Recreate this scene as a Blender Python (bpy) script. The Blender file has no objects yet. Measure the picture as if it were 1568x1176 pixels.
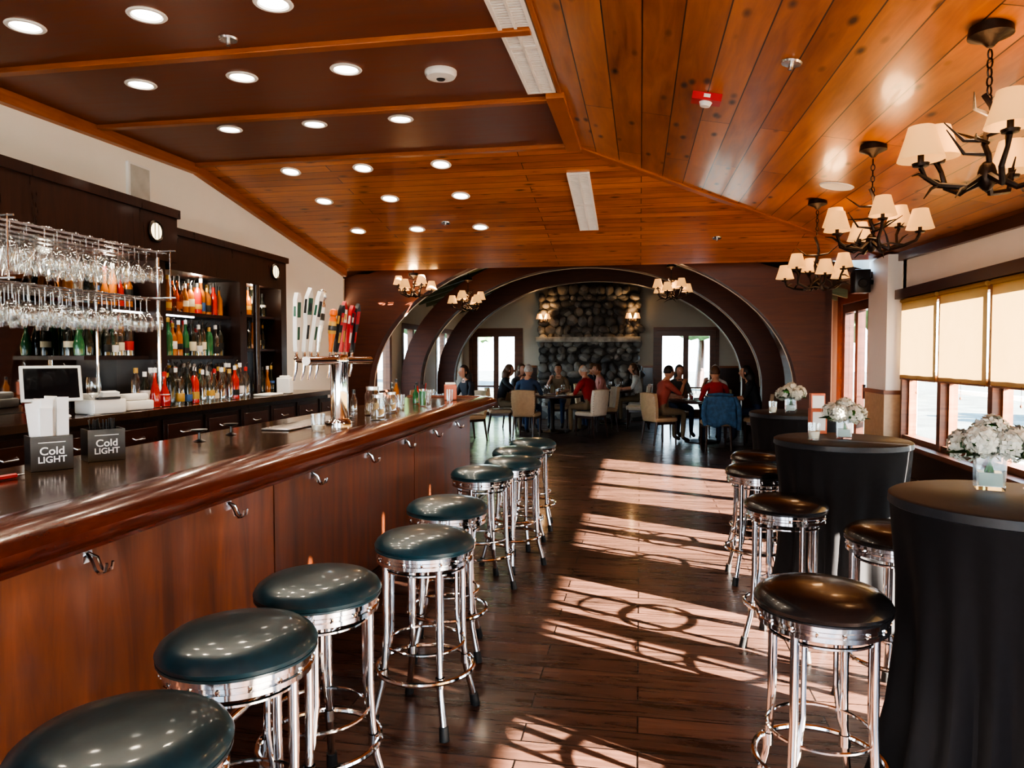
import bpy, math, random, bmesh
from mathutils import Matrix, Vector
random.seed(7)
R=math.radians
scn=bpy.context.scene

# ---------------------------------------------------------------- materials
def newmat(name):
    m=bpy.data.materials.new(name); m.use_nodes=True
    nt=m.node_tree; nt.nodes.clear()
    o=nt.nodes.new('ShaderNodeOutputMaterial')
    return m,nt,o
def nd(nt,t,**kw):
    n=nt.nodes.new(t)
    for k,v in kw.items(): setattr(n,k,v)
    return n
def c4(c): return (c[0],c[1],c[2],1)
def pbr(name,col,rough=.5,metal=0,var=.12,scale=8,coat=0,bump=0,spec=.5):
    m,nt,o=newmat(name)
    p=nd(nt,'ShaderNodeBsdfPrincipled')
    p.inputs['Roughness'].default_value=rough
    p.inputs['Metallic'].default_value=metal
    p.inputs['Coat Weight'].default_value=coat
    p.inputs['Coat Roughness'].default_value=.08
    p.inputs['Specular IOR Level'].default_value=spec
    tc=nd(nt,'ShaderNodeTexCoord'); n=nd(nt,'ShaderNodeTexNoise')
    n.inputs['Scale'].default_value=scale; n.inputs['Detail'].default_value=4
    nt.links.new(tc.outputs['Object'],n.inputs['Vector'])
    r=nd(nt,'ShaderNodeValToRGB')
    r.color_ramp.elements[0].position=.3; r.color_ramp.elements[1].position=.7
    r.color_ramp.elements[0].color=c4([c*(1-var) for c in col])
    r.color_ramp.elements[1].color=c4([min(1,c*(1+var)) for c in col])
    nt.links.new(n.outputs['Fac'],r.inputs['Fac'])
    nt.links.new(r.outputs['Color'],p.inputs['Base Color'])
    if bump:
        b=nd(nt,'ShaderNodeBump'); b.inputs['Strength'].default_value=bump; b.inputs['Distance'].default_value=.01
        nt.links.new(n.outputs['Fac'],b.inputs['Height']); nt.links.new(b.outputs['Normal'],p.inputs['Normal'])
    nt.links.new(p.outputs[0],o.inputs[0])
    return m
def wood(name,ca,cb,along='Y',across='X',plank=.19,length=2.6,rough=.32,knots=.0,seam=.004,grain=1.0,bump=.15,coat=0,planks=True,pvar=.45,spec=.5,cath=0):
    m,nt,o=newmat(name); L=nt.links.new
    p=nd(nt,'ShaderNodeBsdfPrincipled')
    tc=nd(nt,'ShaderNodeTexCoord'); s=nd(nt,'ShaderNodeSeparateXYZ'); L(tc.outputs['Object'],s.inputs[0])
    c=nd(nt,'ShaderNodeCombineXYZ'); L(s.outputs[along],c.inputs[0]); L(s.outputs[across],c.inputs[1])
    bk=nd(nt,'ShaderNodeTexBrick'); bk.offset=.37; bk.offset_frequency=2
    bk.inputs['Color1'].default_value=(0,0,0,1); bk.inputs['Color2'].default_value=(1,1,1,1); bk.inputs['Mortar'].default_value=(.5,.5,.5,1)
    bk.inputs['Scale'].default_value=1; bk.inputs['Mortar Size'].default_value=seam if planks else 0
    bk.inputs['Mortar Smooth'].default_value=.2
    bk.inputs['Brick Width'].default_value=length; bk.inputs['Row Height'].default_value=plank
    L(c.outputs[0],bk.inputs['Vector'])
    mul=nd(nt,'ShaderNodeVectorMath',operation='MULTIPLY'); mul.inputs[1].default_value=(1.1*grain,11*grain,1)
    L(c.outputs[0],mul.inputs[0])
    off=nd(nt,'ShaderNodeVectorMath',operation='SCALE'); off.inputs['Scale'].default_value=17.0 if planks else 0
    L(bk.outputs['Color'],off.inputs[0])
    ad=nd(nt,'ShaderNodeVectorMath',operation='ADD'); L(mul.outputs[0],ad.inputs[0]); L(off.outputs[0],ad.inputs[1])
    n=nd(nt,'ShaderNodeTexNoise'); n.inputs['Scale'].default_value=1.6; n.inputs['Detail'].default_value=7; n.inputs['Distortion'].default_value=.9; n.inputs['Roughness'].default_value=.6
    L(ad.outputs[0],n.inputs['Vector'])
    fac=n.outputs['Fac']
    if cath:
        m3=nd(nt,'ShaderNodeVectorMath',operation='MULTIPLY'); m3.inputs[1].default_value=(.7,3.2,1); L(c.outputs[0],m3.inputs[0])
        a3=nd(nt,'ShaderNodeVectorMath',operation='ADD'); L(m3.outputs[0],a3.inputs[0]); L(off.outputs[0],a3.inputs[1])
        wv=nd(nt,'ShaderNodeTexNoise'); wv.inputs['Scale'].default_value=1.1; wv.inputs['Detail'].default_value=3; wv.inputs['Distortion'].default_value=1.6; L(a3.outputs[0],wv.inputs['Vector'])
        mf=nd(nt,'ShaderNodeMix',data_type='FLOAT'); mf.inputs['Factor'].default_value=cath; L(n.outputs['Fac'],mf.inputs['A']); L(wv.outputs['Fac'],mf.inputs['B']); fac=mf.outputs['Result']
    mx=nd(nt,'ShaderNodeMath',operation='MULTIPLY_ADD'); sp=nd(nt,'ShaderNodeSeparateColor'); L(bk.outputs['Color'],sp.inputs[0])
    L(sp.outputs[0],mx.inputs[0]); mx.inputs[1].default_value=pvar if planks else 0
    gm=nd(nt,'ShaderNodeMath',operation='MULTIPLY_ADD'); L(fac,gm.inputs[0]); gm.inputs[1].default_value=1.7; gm.inputs[2].default_value=-.35-(pvar/2 if planks else 0)
    L(gm.outputs[0],mx.inputs[2])
    ramp=nd(nt,'ShaderNodeValToRGB'); ramp.color_ramp.elements[0].color=c4(ca); ramp.color_ramp.elements[1].color=c4(cb)
    ramp.color_ramp.elements[0].position=.1; ramp.color_ramp.elements[1].position=.95
    L(mx.outputs[0],ramp.inputs['Fac'])
    col=ramp.outputs['Color']
    if knots:
        m2=nd(nt,'ShaderNodeVectorMath',operation='MULTIPLY'); m2.inputs[1].default_value=(2.1,5.2,1); L(c.outputs[0],m2.inputs[0])
        a2=nd(nt,'ShaderNodeVectorMath',operation='ADD'); L(m2.outputs[0],a2.inputs[0]); L(off.outputs[0],a2.inputs[1])
        v=nd(nt,'ShaderNodeTexVoronoi'); v.inputs['Scale'].default_value=1.25; L(a2.outputs[0],v.inputs['Vector'])
        mr=nd(nt,'ShaderNodeMapRange'); mr.inputs['From Min'].default_value=.06; mr.inputs['From Max'].default_value=.19; mr.inputs['To Min'].default_value=1; mr.inputs['To Max'].default_value=0
        L(v.outputs['Distance'],mr.inputs['Value'])
        kk=nd(nt,'ShaderNodeMath',operation='MULTIPLY'); kk.inputs[1].default_value=knots; L(mr.outputs[0],kk.inputs[0])
        mk=nd(nt,'ShaderNodeMix',data_type='RGBA'); L(kk.outputs[0],mk.inputs['Factor']); L(col,mk.inputs['A']); mk.inputs['B'].default_value=c4([x*.14 for x in ca]); col=mk.outputs['Result']
    if planks:
        ms=nd(nt,'ShaderNodeMix',data_type='RGBA'); L(bk.outputs['Fac'],ms.inputs['Factor']); L(col,ms.inputs['A']); ms.inputs['B'].default_value=c4([x*.12 for x in ca]); col=ms.outputs['Result']
    L(col,p.inputs['Base Color'])
    rr=nd(nt,'ShaderNodeMapRange'); rr.inputs['To Min'].default_value=rough*.7; rr.inputs['To Max'].default_value=rough*1.35; L(n.outputs['Fac'],rr.inputs['Value']); L(rr.outputs[0],p.inputs['Roughness'])
    p.inputs['Coat Weight'].default_value=coat; p.inputs['Coat Roughness'].default_value=.1; p.inputs['Specular IOR Level'].default_value=spec
    sb=nd(nt,'ShaderNodeMath',operation='SUBTRACT'); L(n.outputs['Fac'],sb.inputs[0])
    if planks: L(bk.outputs['Fac'],sb.inputs[1])
    else: sb.inputs[1].default_value=0
    b=nd(nt,'ShaderNodeBump'); b.inputs['Strength'].default_value=bump; b.inputs['Distance'].default_value=.006
    L(sb.outputs[0],b.inputs['Height']); L(b.outputs['Normal'],p.inputs['Normal'])
    L(p.outputs[0],o.inputs[0]); return m
def glass(name,tint=(1,1,1),refl=.6,rough=.03,base=.04):
    m,nt,o=newmat(name); L=nt.links.new
    t=nd(nt,'ShaderNodeBsdfTransparent'); t.inputs[0].default_value=c4(tint)
    g=nd(nt,'ShaderNodeBsdfGlossy'); g.inputs['Roughness'].default_value=rough; g.inputs['Color'].default_value=(1,1,1,1)
    lw=nd(nt,'ShaderNodeLayerWeight'); lw.inputs['Blend'].default_value=.35
    mm=nd(nt,'ShaderNodeMath',operation='MULTIPLY_ADD'); L(lw.outputs['Facing'],mm.inputs[0]); mm.inputs[1].default_value=refl; mm.inputs[2].default_value=base
    mx=nd(nt,'ShaderNodeMixShader'); L(mm.outputs[0],mx.inputs[0]); L(t.outputs[0],mx.inputs[1]); L(g.outputs[0],mx.inputs[2]); L(mx.outputs[0],o.inputs[0]); return m
def emis(name,col,s):
    m,nt,o=newmat(name); e=nd(nt,'ShaderNodeEmission'); e.inputs[0].default_value=c4(col); e.inputs[1].default_value=s
    nt.links.new(e.outputs[0],o.inputs[0]); return m
def shade_fabric(name,col,trans=.5,es=0,ecol=None):
    m,nt,o=newmat(name); L=nt.links.new
    tc=nd(nt,'ShaderNodeTexCoord'); w=nd(nt,'ShaderNodeTexNoise'); w.inputs['Scale'].default_value=6; L(tc.outputs['Object'],w.inputs[0])
    r=nd(nt,'ShaderNodeValToRGB'); r.color_ramp.elements[0].color=c4([x*.88 for x in col]); r.color_ramp.elements[1].color=c4(col); L(w.outputs['Fac'],r.inputs[0])
    d=nd(nt,'ShaderNodeBsdfDiffuse'); t=nd(nt,'ShaderNodeBsdfTranslucent'); L(r.outputs[0],d.inputs[0]); L(r.outputs[0],t.inputs[0])
    mx=nd(nt,'ShaderNodeMixShader'); mx.inputs[0].default_value=trans; L(d.outputs[0],mx.inputs[1]); L(t.outputs[0],mx.inputs[2])
    out=mx.outputs[0]
    if es:
        e=nd(nt,'ShaderNodeEmission'); e.inputs[0].default_value=c4(ecol or col); e.inputs[1].default_value=es
        a=nd(nt,'ShaderNodeAddShader'); L(out,a.inputs[0]); L(e.outputs[0],a.inputs[1]); out=a.outputs[0]
    L(out,o.inputs[0]); return m

M_pineR=wood('pine_right',(.20,.055,.013),(.56,.215,.060),'Y','X',.2,3.2,.34,knots=.95,coat=.2,cath=.45,pvar=.35)
M_pineF=wood('pine_far',(.26,.068,.014),(.62,.22,.052),'X','Y',.14,3.0,.3,knots=.85,coat=.25,cath=.3)
M_darkceil=wood('ceiling_panel_brown',(.12,.034,.015),(.19,.058,.026),'X','Y',3,9,.40,planks=False,bump=.05)
M_trimO=wood('trim_orange_wood',(.24,.066,.016),(.42,.14,.036),'Y','Z',1,1,.35,planks=False)
M_trimW=wood('trim_window_wood',(.10,.034,.014),(.24,.085,.032),'Y','Z',1,1,.4,planks=False)
M_trimX=wood('trim_orange_wood_cross',(.22,.06,.015),(.38,.12,.03),'X','Z',1,1,.35,planks=False)
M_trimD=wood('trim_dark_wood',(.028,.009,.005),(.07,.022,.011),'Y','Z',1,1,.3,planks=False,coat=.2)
M_barpanel=wood('bar_front_panel',(.05,.014,.007),(.24,.072,.027),'Z','Y',.9,3,.36,planks=False,coat=.3,grain=.45)
M_rail=wood('bar_rail_mahogany',(.05,.009,.005),(.15,.032,.015),'Y','Z',1,1,.22,planks=False,coat=.4)
M_bartop=wood('bar_top_dark',(.02,.010,.006),(.07,.036,.02),'Y','X',1,1,.16,planks=False,coat=.2,bump=.04)
M_cab=wood('backbar_dark_wood',(.012,.005,.003),(.036,.012,.007),'Z','Y',1,1,.3,planks=False,coat=.15)
M_arch=wood('arch_red_brown',(.065,.018,.008),(.13,.036,.016),'X','Z',1,1,.5,planks=False)
M_floor=wood('floor_dark_planks',(.026,.016,.013),(.14,.070,.050),'X','Y',.14,1.25,.28,planks=True,seam=.004,bump=.5,grain=1.3,pvar=.4,coat=.1)
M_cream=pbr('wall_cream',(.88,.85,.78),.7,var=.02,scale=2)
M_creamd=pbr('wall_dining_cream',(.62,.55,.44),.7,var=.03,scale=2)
M_white=pbr('white_paint',(.85,.84,.81),.5,var=.02)
M_chrome=pbr('chrome',(.80,.80,.80),.09,1,var=.03)
M_steel=pbr('brushed_steel',(.6,.6,.6),.25,1,var=.05)
M_skysheen=pbr('black_vinyl_sky_sheen',(.007,.038,.052),.33,var=.15,coat=.3,scale=30,bump=.04)  # black vinyl; teal sheen of reflected daylight put into the base colour
M_black=pbr('black_vinyl',(.009,.009,.010),.27,var=.15,coat=.25,scale=30,bump=.04)
M_rubber=pbr('black_rubber',(.01,.01,.01),.6)
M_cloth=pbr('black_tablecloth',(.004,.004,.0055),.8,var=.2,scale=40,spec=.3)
M_clothtop=pbr('tablecloth_top',(.014,.017,.022),.5,var=.2,scale=40,spec=.4)  # same black cloth, sky reflection painted in as grey-blue
M_iron=pbr('dark_iron',(.022,.013,.009),.45,.6,var=.3,scale=30,bump=.3)
M_shade=shade_fabric('lamp_shade_linen',(.66,.45,.23),.4,.6,(1,.54,.20))
M_roller=shade_fabric('roller_shade_linen',(.40,.265,.12),.17)
M_glass=glass('clear_glass',(.96,.98,.98),.8,.03,.06)
M_pane=glass('window_pane',(.97,.99,1),.25,.02,.02)
M_mirror=pbr('mirror',(.5,.5,.5),.03,1,var=.01)
M_amber=glass('amber_glass',(.75,.33,.08),.4)
M_whisky=pbr('whisky',(.34,.11,.02),.1,var=.1,coat=.5)
M_redliq=pbr('red_bottle',(.42,.02,.012),.12,coat=.5)
M_dkbottle=pbr('dark_bottle',(.014,.018,.012),.08,coat=.6)
M_grnbot=pbr('green_bottle',(.02,.13,.05),.1,coat=.6)
M_clearb=glass('bottle_clear',(.8,.86,.86),.7,.03,.12)
M_lab=[pbr('label_cream',(.75,.68,.5),.6),pbr('label_white',(.8,.8,.8),.6),pbr('label_red',(.5,.03,.03),.6),pbr('label_black',(.02,.02,.02),.5),pbr('label_gold',(.5,.3,.07),.4),pbr('label_blue',(.05,.12,.3),.5)]
M_paper=pbr('paper_white',(.85,.85,.83),.6,var=.02)
M_plasw=pbr('plastic_white',(.75,.75,.73),.35,var=.02)
M_plasb=pbr('plastic_black',(.012,.012,.014),.3)
M_screen=pbr('screen_black',(.006,.007,.009),.08)
M_red=pbr('red_plastic',(.42,.012,.018),.35)
M_orange=pbr('orange_plastic',(.70,.15,.02),.35)
M_greenp=pbr('green_plastic',(.015,.09,.055),.35)
M_copper=pbr('copper_box',(.55,.16,.09),.4,.3)
M_gdrink=pbr('green_drink',(.08,.35,.12),.3)
M_petal=pbr('petal_white',(.62,.62,.53),.6,var=.2,scale=50)
M_leaf=pbr('leaf_green',(.05,.16,.03),.5,var=.3,scale=30)
M_light=emis('downlight_glow',(1,.92,.80),12)
M_bulb=emis('bulb_glow',(1,.68,.34),6)
M_coolstrip=emis('shelf_strip_glow',(.95,.97,1),6)
M_skin=pbr('skin',(.50,.26,.17),.5,var=.08,scale=15)
M_skin2=pbr('skin_tan',(.38,.18,.11),.5,var=.08,scale=15)
M_jean=pbr('jeans_blue',(.02,.035,.08),.8)
M_khaki=pbr('khaki_cloth',(.2,.15,.09),.8)
M_shoe=pbr('shoe_dark',(.03,.02,.015),.5)
M_uph=pbr('tan_upholstery',(.50,.34,.20),.6,var=.08,scale=20)
M_uphw=pbr('ivory_upholstery',(.75,.66,.53),.6,var=.06,scale=20)
M_denim=pbr('denim_jacket_cloth',(.04,.11,.21),.8,var=.3,scale=18,bump=.4)

def stone_mat():
    m,nt,o=newmat('river_stone'); L=nt.links.new
    p=nd(nt,'ShaderNodeBsdfPrincipled'); tc=nd(nt,'ShaderNodeTexCoord')
    v=nd(nt,'ShaderNodeTexVoronoi'); v.inputs['Scale'].default_value=4.2; L(tc.outputs['Object'],v.inputs['Vector'])
    s=nd(nt,'ShaderNodeSeparateColor'); L(v.outputs['Color'],s.inputs[0])
    r=nd(nt,'ShaderNodeValToRGB'); e=r.color_ramp.elements; e[0].color=(.09,.085,.08,1); e[1].color=(.45,.41,.35,1)
    x=e.new(.5); x.color=(.22,.195,.17,1); L(s.outputs[0],r.inputs[0])
    n=nd(nt,'ShaderNodeTexNoise'); n.inputs['Scale'].default_value=18; n.inputs['Detail'].default_value=6; L(tc.outputs['Object'],n.inputs[0])
    mx=nd(nt,'ShaderNodeMix',data_type='RGBA',blend_type='MULTIPLY'); mx.inputs['Factor'].default_value=.45; L(r.outputs[0],mx.inputs['A']); L(n.outputs['Fac'],mx.inputs['B'])
    L(mx.outputs['Result'],p.inputs['Base Color']); p.inputs['Roughness'].default_value=.6
    b=nd(nt,'ShaderNodeBump'); b.inputs['Strength'].default_value=.4; L(n.outputs['Fac'],b.inputs['Height']); L(b.outputs[0],p.inputs['Normal'])
    L(p.outputs[0],o.inputs[0]); return m
M_stone=stone_mat()
M_mortar=pbr('stone_mortar',(.07,.062,.055),.9)

# ---------------------------------------------------------------- mesh builder
class B:
    def __init__(s): s.v=[];s.f=[];s.m=[];s.mats=[];s.M=Matrix()
    def add(s,vs,fs,mat,M=None):
        if mat not in s.mats: s.mats.append(mat)
        k=s.mats.index(mat); T=s.M@M if M else s.M; n=len(s.v)
        s.v+=[T@Vector(v) for v in vs]; s.f+=[[i+n for i in f] for f in fs]; s.m+=[k]*len(fs)
    def box(s,x0,x1,y0,y1,z0,z1,mat,M=None):
        v=[(x,y,z) for x in(x0,x1) for y in(y0,y1) for z in(z0,z1)]
        s.add(v,[(0,1,3,2),(4,6,7,5),(0,4,5,1),(2,3,7,6),(0,2,6,4),(1,5,7,3)],mat,M)
    def rbox(s,x0,x1,y0,y1,z0,z1,mat,r=.02,M=None,seg=3):
        def ring(ins,z):
            a=x0+ins;b=x1-ins;c=y0+ins;d=y1-ins;q=max(r-ins,.001);o=[]
            for cx,cy,a0 in((b-q,d-q,0),(a+q,d-q,90),(a+q,c+q,180),(b-q,c+q,270)):
                for i in range(seg+1):
                    t=R(a0+90*i/seg); o.append((cx+q*math.cos(t),cy+q*math.sin(t),z))
            return o
        e=min(r*.6,(z1-z0)*.45)
        rs=[ring(e,z0),ring(e*.3,z0+e*.3),ring(0,z0+e),ring(0,z1-e),ring(e*.3,z1-e*.3),ring(e,z1)]
        n=len(rs[0]); v=[p for q in rs for p in q]; f=[]
        for j in range(len(rs)-1):
            for i in range(n): f.append((j*n+i,j*n+(i+1)%n,(j+1)*n+(i+1)%n,(j+1)*n+i))
        f.append(tuple(range(n))[::-1]); f.append(tuple(range((len(rs)-1)*n,len(rs)*n)))
        s.add(v,f,mat,M)
    def lathe(s,prof,mat,seg=20,M=None,rf=None):
        v=[];f=[]
        for (r,z) in prof:
            for i in range(seg):
                t=2*math.pi*i/seg; rr=max(r,.0004)
                if rf: rr=rf(rr,z,t)
                v.append((rr*math.cos(t),rr*math.sin(t),z))
        for j in range(len(prof)-1):
            for i in range(seg): f.append((j*seg+i,j*seg+(i+1)%seg,(j+1)*seg+(i+1)%seg,(j+1)*seg+i))
        s.add(v,f,mat,M)
    def cyl(s,x,y,z0,z1,r,mat,seg=16,r2=None):
        r2=r if r2 is None else r2
        s.lathe([(0,z0),(r,z0),(r2,z1),(0,z1)],mat,seg,Matrix.Translation((x,y,0)))
    def tube(s,pts,r,mat,seg=8,closed=False):
        P=[Vector(p) for p in pts]; n=len(P); rs=r if isinstance(r,(list,tuple)) else [r]*n
        v=[];f=[];up=None
        for i in range(n):
            if closed: t=(P[(i+1)%n]-P[i-1]).normalized()
            else: t=(P[min(i+1,n-1)]-P[max(i-1,0)]).normalized()
            if up is None:
                up=Vector((0,0,1)) if abs(t.z)<.9 else Vector((1,0,0))
            u=(up-t*up.dot(t)).normalized(); w=t.cross(u); up=u
            for k in range(seg):
                a=2*math.pi*k/seg; v.append(P[i]+(u*math.cos(a)+w*math.sin(a))*rs[i])
        m=n if closed else n-1
        for i in range(m):
            j=(i+1)%n
            for k in range(seg): f.append((i*seg+k,i*seg+(k+1)%seg,j*seg+(k+1)%seg,j*seg+k))
        if not closed: f.append(tuple(range(seg))[::-1]); f.append(tuple(range((n-1)*seg,n*seg)))
        s.add(v,f,mat)
    def ring(s,R_,z,r,mat,seg=32,ts=8):
        s.tube([(R_*math.cos(2*math.pi*i/seg),R_*math.sin(2*math.pi*i/seg),z) for i in range(seg)],r,mat,ts,True)
    def ell(s,c,rx,ry,rz,mat,seg=14,rings=9,fn=None,M=None):
        v=[];f=[]
        for j in range(rings+1):
            ph=math.pi*j/rings
            for i in range(seg):
                t=2*math.pi*i/seg; q=Vector((math.sin(ph)*math.cos(t),math.sin(ph)*math.sin(t),-math.cos(ph)))
                if j in(0,rings): q=Vector((.001*math.cos(t),.001*math.sin(t),-1 if j==0 else 1))
                q=Vector((q.x*rx,q.y*ry,q.z*rz))
                if fn: q=fn(q)
                v.append((c[0]+q.x,c[1]+q.y,c[2]+q.z))
        for j in range(rings):
            for i in range(seg): f.append((j*seg+i,j*seg+(i+1)%seg,(j+1)*seg+(i+1)%seg,(j+1)*seg+i))
        s.add(v,f,mat,M)
    def mesh(s,name,ang=38):
        me=bpy.data.meshes.new(name); me.from_pydata([tuple(v) for v in s.v],[],s.f)
        for m in s.mats: me.materials.append(m)
        me.polygons.foreach_set('material_index',s.m); me.polygons.foreach_set('use_smooth',[True]*len(s.f))
        me.update()
        bm=bmesh.new(); bm.from_mesh(me); bmesh.ops.recalc_face_normals(bm,faces=bm.faces); bm.to_mesh(me); bm.free()
        me.set_sharp_from_angle(angle=R(ang)); return me
    def out(s,name,loc=(0,0,0),rot=0,bevel=0,ang=38,parent=None):
        return place(s.mesh(name,ang),name,loc,rot,bevel,parent)
def place(me,name,loc=(0,0,0),rot=0,bevel=0,parent=None):
    o=bpy.data.objects.new(name,me); scn.collection.objects.link(o); o.location=loc; o.rotation_euler=(0,0,rot)
    if bevel:
        b=o.modifiers.new('bevel','BEVEL'); b.width=bevel; b.segments=2; b.limit_method='ANGLE'
    if parent: o.parent=parent
    return o
def lamp(kind,name,loc,energy,color,parent=None,size=.05,rot=None,**kw):
    d=bpy.data.lights.new(name,kind); d.energy=energy; d.color=color
    if kind in('POINT','SPOT'): d.shadow_soft_size=size
    for k,v in kw.items(): setattr(d,k,v)
    o=bpy.data.objects.new(name,d); scn.collection.objects.link(o); o.location=loc
    if rot: o.rotation_euler=rot
    if parent: o.parent=parent
    return o

# ---------------------------------------------------------------- room dims
XL=-4.3; XR=3.12; YB=-5.0; YC=10.0; YF=18.5; XA=-.59; YA=6.42; ZA=3.41
def zdark(y): return ZA+.027*(y-YA)
def zfar(y): return 2.80+.1704*(10-y)
def zright(x,y): return ZA+.027*(y-YA)-.1905*(x-XA)

b=B(); b.box(-4.8,3.3,YB,YF+.2,-.1,0,M_floor); b.out('floor')
def slab(name,pts,mat,th=.08):
    b=B(); n=len(pts); v=list(pts)+[(p[0],p[1],p[2]+th) for p in pts]
    b.add(v,[tuple(range(n)),tuple(range(n,2*n))]+[(i,(i+1)%n,n+(i+1)%n,n+i) for i in range(n)],mat); return b.out(name)
slab('ceiling_bar_panel',[(XL-.05,YB,zdark(YB)),(XA,YB,zdark(YB)),(XA,YA,ZA),(XL-.05,YA,ZA)],M_darkceil)
slab('ceiling_end',[(XL-.05,YA,ZA),(XA,YA,ZA),(XR+.05,10.04,2.795),(XR+.05,YC+.04,2.795),(XL-.05,YC+.04,2.795)],M_pineF)
slab('ceiling_right',[(XA,YA,ZA),(XA,YB,zright(XA,YB)),(XR+.05,YB,zright(XR+.05,YB)),(XR+.05,10.04,2.795)],M_pineR)
def beam(name,p,q,w,h,mat):
    P=Vector(p);Q=Vector(q);d=(Q-P).normalized();side=d.cross(Vector((0,0,1))).normalized()*w/2;dn=Vector((0,0,-h))
    up=Vector((0,0,.03)); b=B()
    v=[P-side+up,P+side+up,P+side+dn,P-side+dn,Q-side+up,Q+side+up,Q+side+dn,Q-side+dn]
    b.add(v,[(0,1,2,3),(4,5,6,7),(0,1,5,4),(1,2,6,5),(2,3,7,6),(3,0,4,7)],mat); return b.out(name,bevel=.005)
k=1
for y in (1.7,2.85,3.95,5.12):
    beam('trim_%d'%k,(XL,y,zdark(y)),(XA-.01,y,zdark(y)),.065,.032,M_trimX); k+=1
beam('trim_%d'%k,(XL,YA-.03,ZA),(XA,YA-.03,ZA),.07,.035,M_trimX); k+=1
beam('trim_%d'%k,(XA,4.99,zdark(4.99)),(XA,YA+.02,ZA),.13,.05,M_trimO); k+=1
beam('trim_%d'%k,(XA+.03,YB,zdark(YB)),(XA+.03,4.99,zdark(4.99)),.03,.02,M_trimO); k+=1
beam('trim_%d'%k,(XA,YA,ZA),(XR,10,2.80),.08,.025,M_trimO); k+=1
beam('trim_%d'%k,(XL+.03,YB,zdark(YB)),(XL+.03,YA,ZA),.07,.09,M_trimO); k+=1
beam('trim_%d'%k,(XL+.03,YA,ZA),(XL+.03,YC,2.80),.07,.09,M_trimO); k+=1
beam('trim_%d'%k,(XR-.03,YB,zright(XR,YB)),(XR-.03,YC,2.80),.05,.09,M_trimD); k+=1

# walls
b=B(); b.box(XL-.15,XL,YB,YC,0,3.8,M_cream); b.out('wall_left')
b=B()
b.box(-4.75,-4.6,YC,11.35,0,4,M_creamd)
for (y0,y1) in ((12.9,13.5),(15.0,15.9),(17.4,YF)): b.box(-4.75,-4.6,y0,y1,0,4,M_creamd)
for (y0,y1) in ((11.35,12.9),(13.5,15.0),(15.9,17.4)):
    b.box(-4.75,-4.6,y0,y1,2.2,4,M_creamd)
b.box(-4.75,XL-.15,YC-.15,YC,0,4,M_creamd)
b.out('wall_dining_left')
def framed(b,x0,x1,y0,y1,z0,z1,axis,mat,fw=.08,th=.1,mull=(),rails=()):
    def bx(a0,a1,c0,c1,m,t=th):
        if axis=='X': b.box(x0-t/2,x0+t/2,a0,a1,c0,c1,m)
        else: b.box(a0,a1,y0-t/2,y0+t/2,c0,c1,m)
    A0,A1=(y0,y1) if axis=='X' else (x0,x1)
    bx(A0,A0+fw,z0,z1,mat);bx(A1-fw,A1,z0,z1,mat);bx(A0+fw,A1-fw,z1-fw,z1,mat);bx(A0+fw,A1-fw,z0,z0+fw*1.6,mat)
    for u in mull: bx(u-fw/2,u+fw/2,z0+fw,z1-fw,mat,th*.8)
    for u in rails: bx(A0+fw,A1-fw,u-.02,u+.02,mat,th*.6)
    bx(A0+fw,A1-fw,z0+fw,z1-fw,M_pane,.008)
for i,(y0,y1) in enumerate(((11.35,12.9),(13.5,15.0),(15.9,17.4))):
    b=B(); framed(b,-4.66,0,y0+.001,y1-.001,0,2.199,'X',M_trimW,.11,.14,mull=((y0+y1)/2,),rails=(.9,)); b.out('door_%d'%(i+3))
y0,y1=YF,YF+.15
def FZ(x): return 3.75-.3*abs(x+1.2)
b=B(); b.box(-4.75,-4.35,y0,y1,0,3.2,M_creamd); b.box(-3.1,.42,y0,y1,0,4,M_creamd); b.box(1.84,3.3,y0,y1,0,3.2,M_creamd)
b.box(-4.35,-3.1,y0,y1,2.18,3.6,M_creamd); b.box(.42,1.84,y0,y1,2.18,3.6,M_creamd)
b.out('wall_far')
for i,(a,c) in enumerate(((-4.35,-3.1),(.42,1.84))):
    b=B(); framed(b,a+.001,c-.001,YF+.07,0,0,2.179,'Y',M_trimW,.13,.12,mull=((a+c)/2,),rails=(.75,)); b.out('door_%d'%(i+1))
b=B()
for (a,c) in ((-4.35,-3.1),(.42,1.84)):
    b.box(a-.09,a,YF-.03,YF-.001,0,2.27,M_trimW); b.box(c,c+.09,YF-.03,YF-.001,0,2.27,M_trimW); b.box(a,c,YF-.03,YF-.001,2.18,2.27,M_trimW)
b.out('trim_door_far')
b=B()
for (a,c) in ((-3.0,-2.64),(.08,.32),(1.94,2.54)): b.box(a,c,YF-.03,YF-.001,0,1.25,M_trimD); b.box(a,c,YF-.05,YF-.001,1.25,1.3,M_trimO)
b.out('trim_wainscot_far')
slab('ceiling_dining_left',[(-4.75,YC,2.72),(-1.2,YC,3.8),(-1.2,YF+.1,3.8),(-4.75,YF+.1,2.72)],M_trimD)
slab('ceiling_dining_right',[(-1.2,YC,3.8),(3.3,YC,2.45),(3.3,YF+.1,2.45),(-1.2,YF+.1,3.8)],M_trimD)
b=B()
M_raft=wood('rafter_wood',(.10,.12,.06),(.24,.26,.15),'X','Z',1,1,.4,planks=False)  # greenish light on the rafters is put into the wood colour
y=11.3
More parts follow.
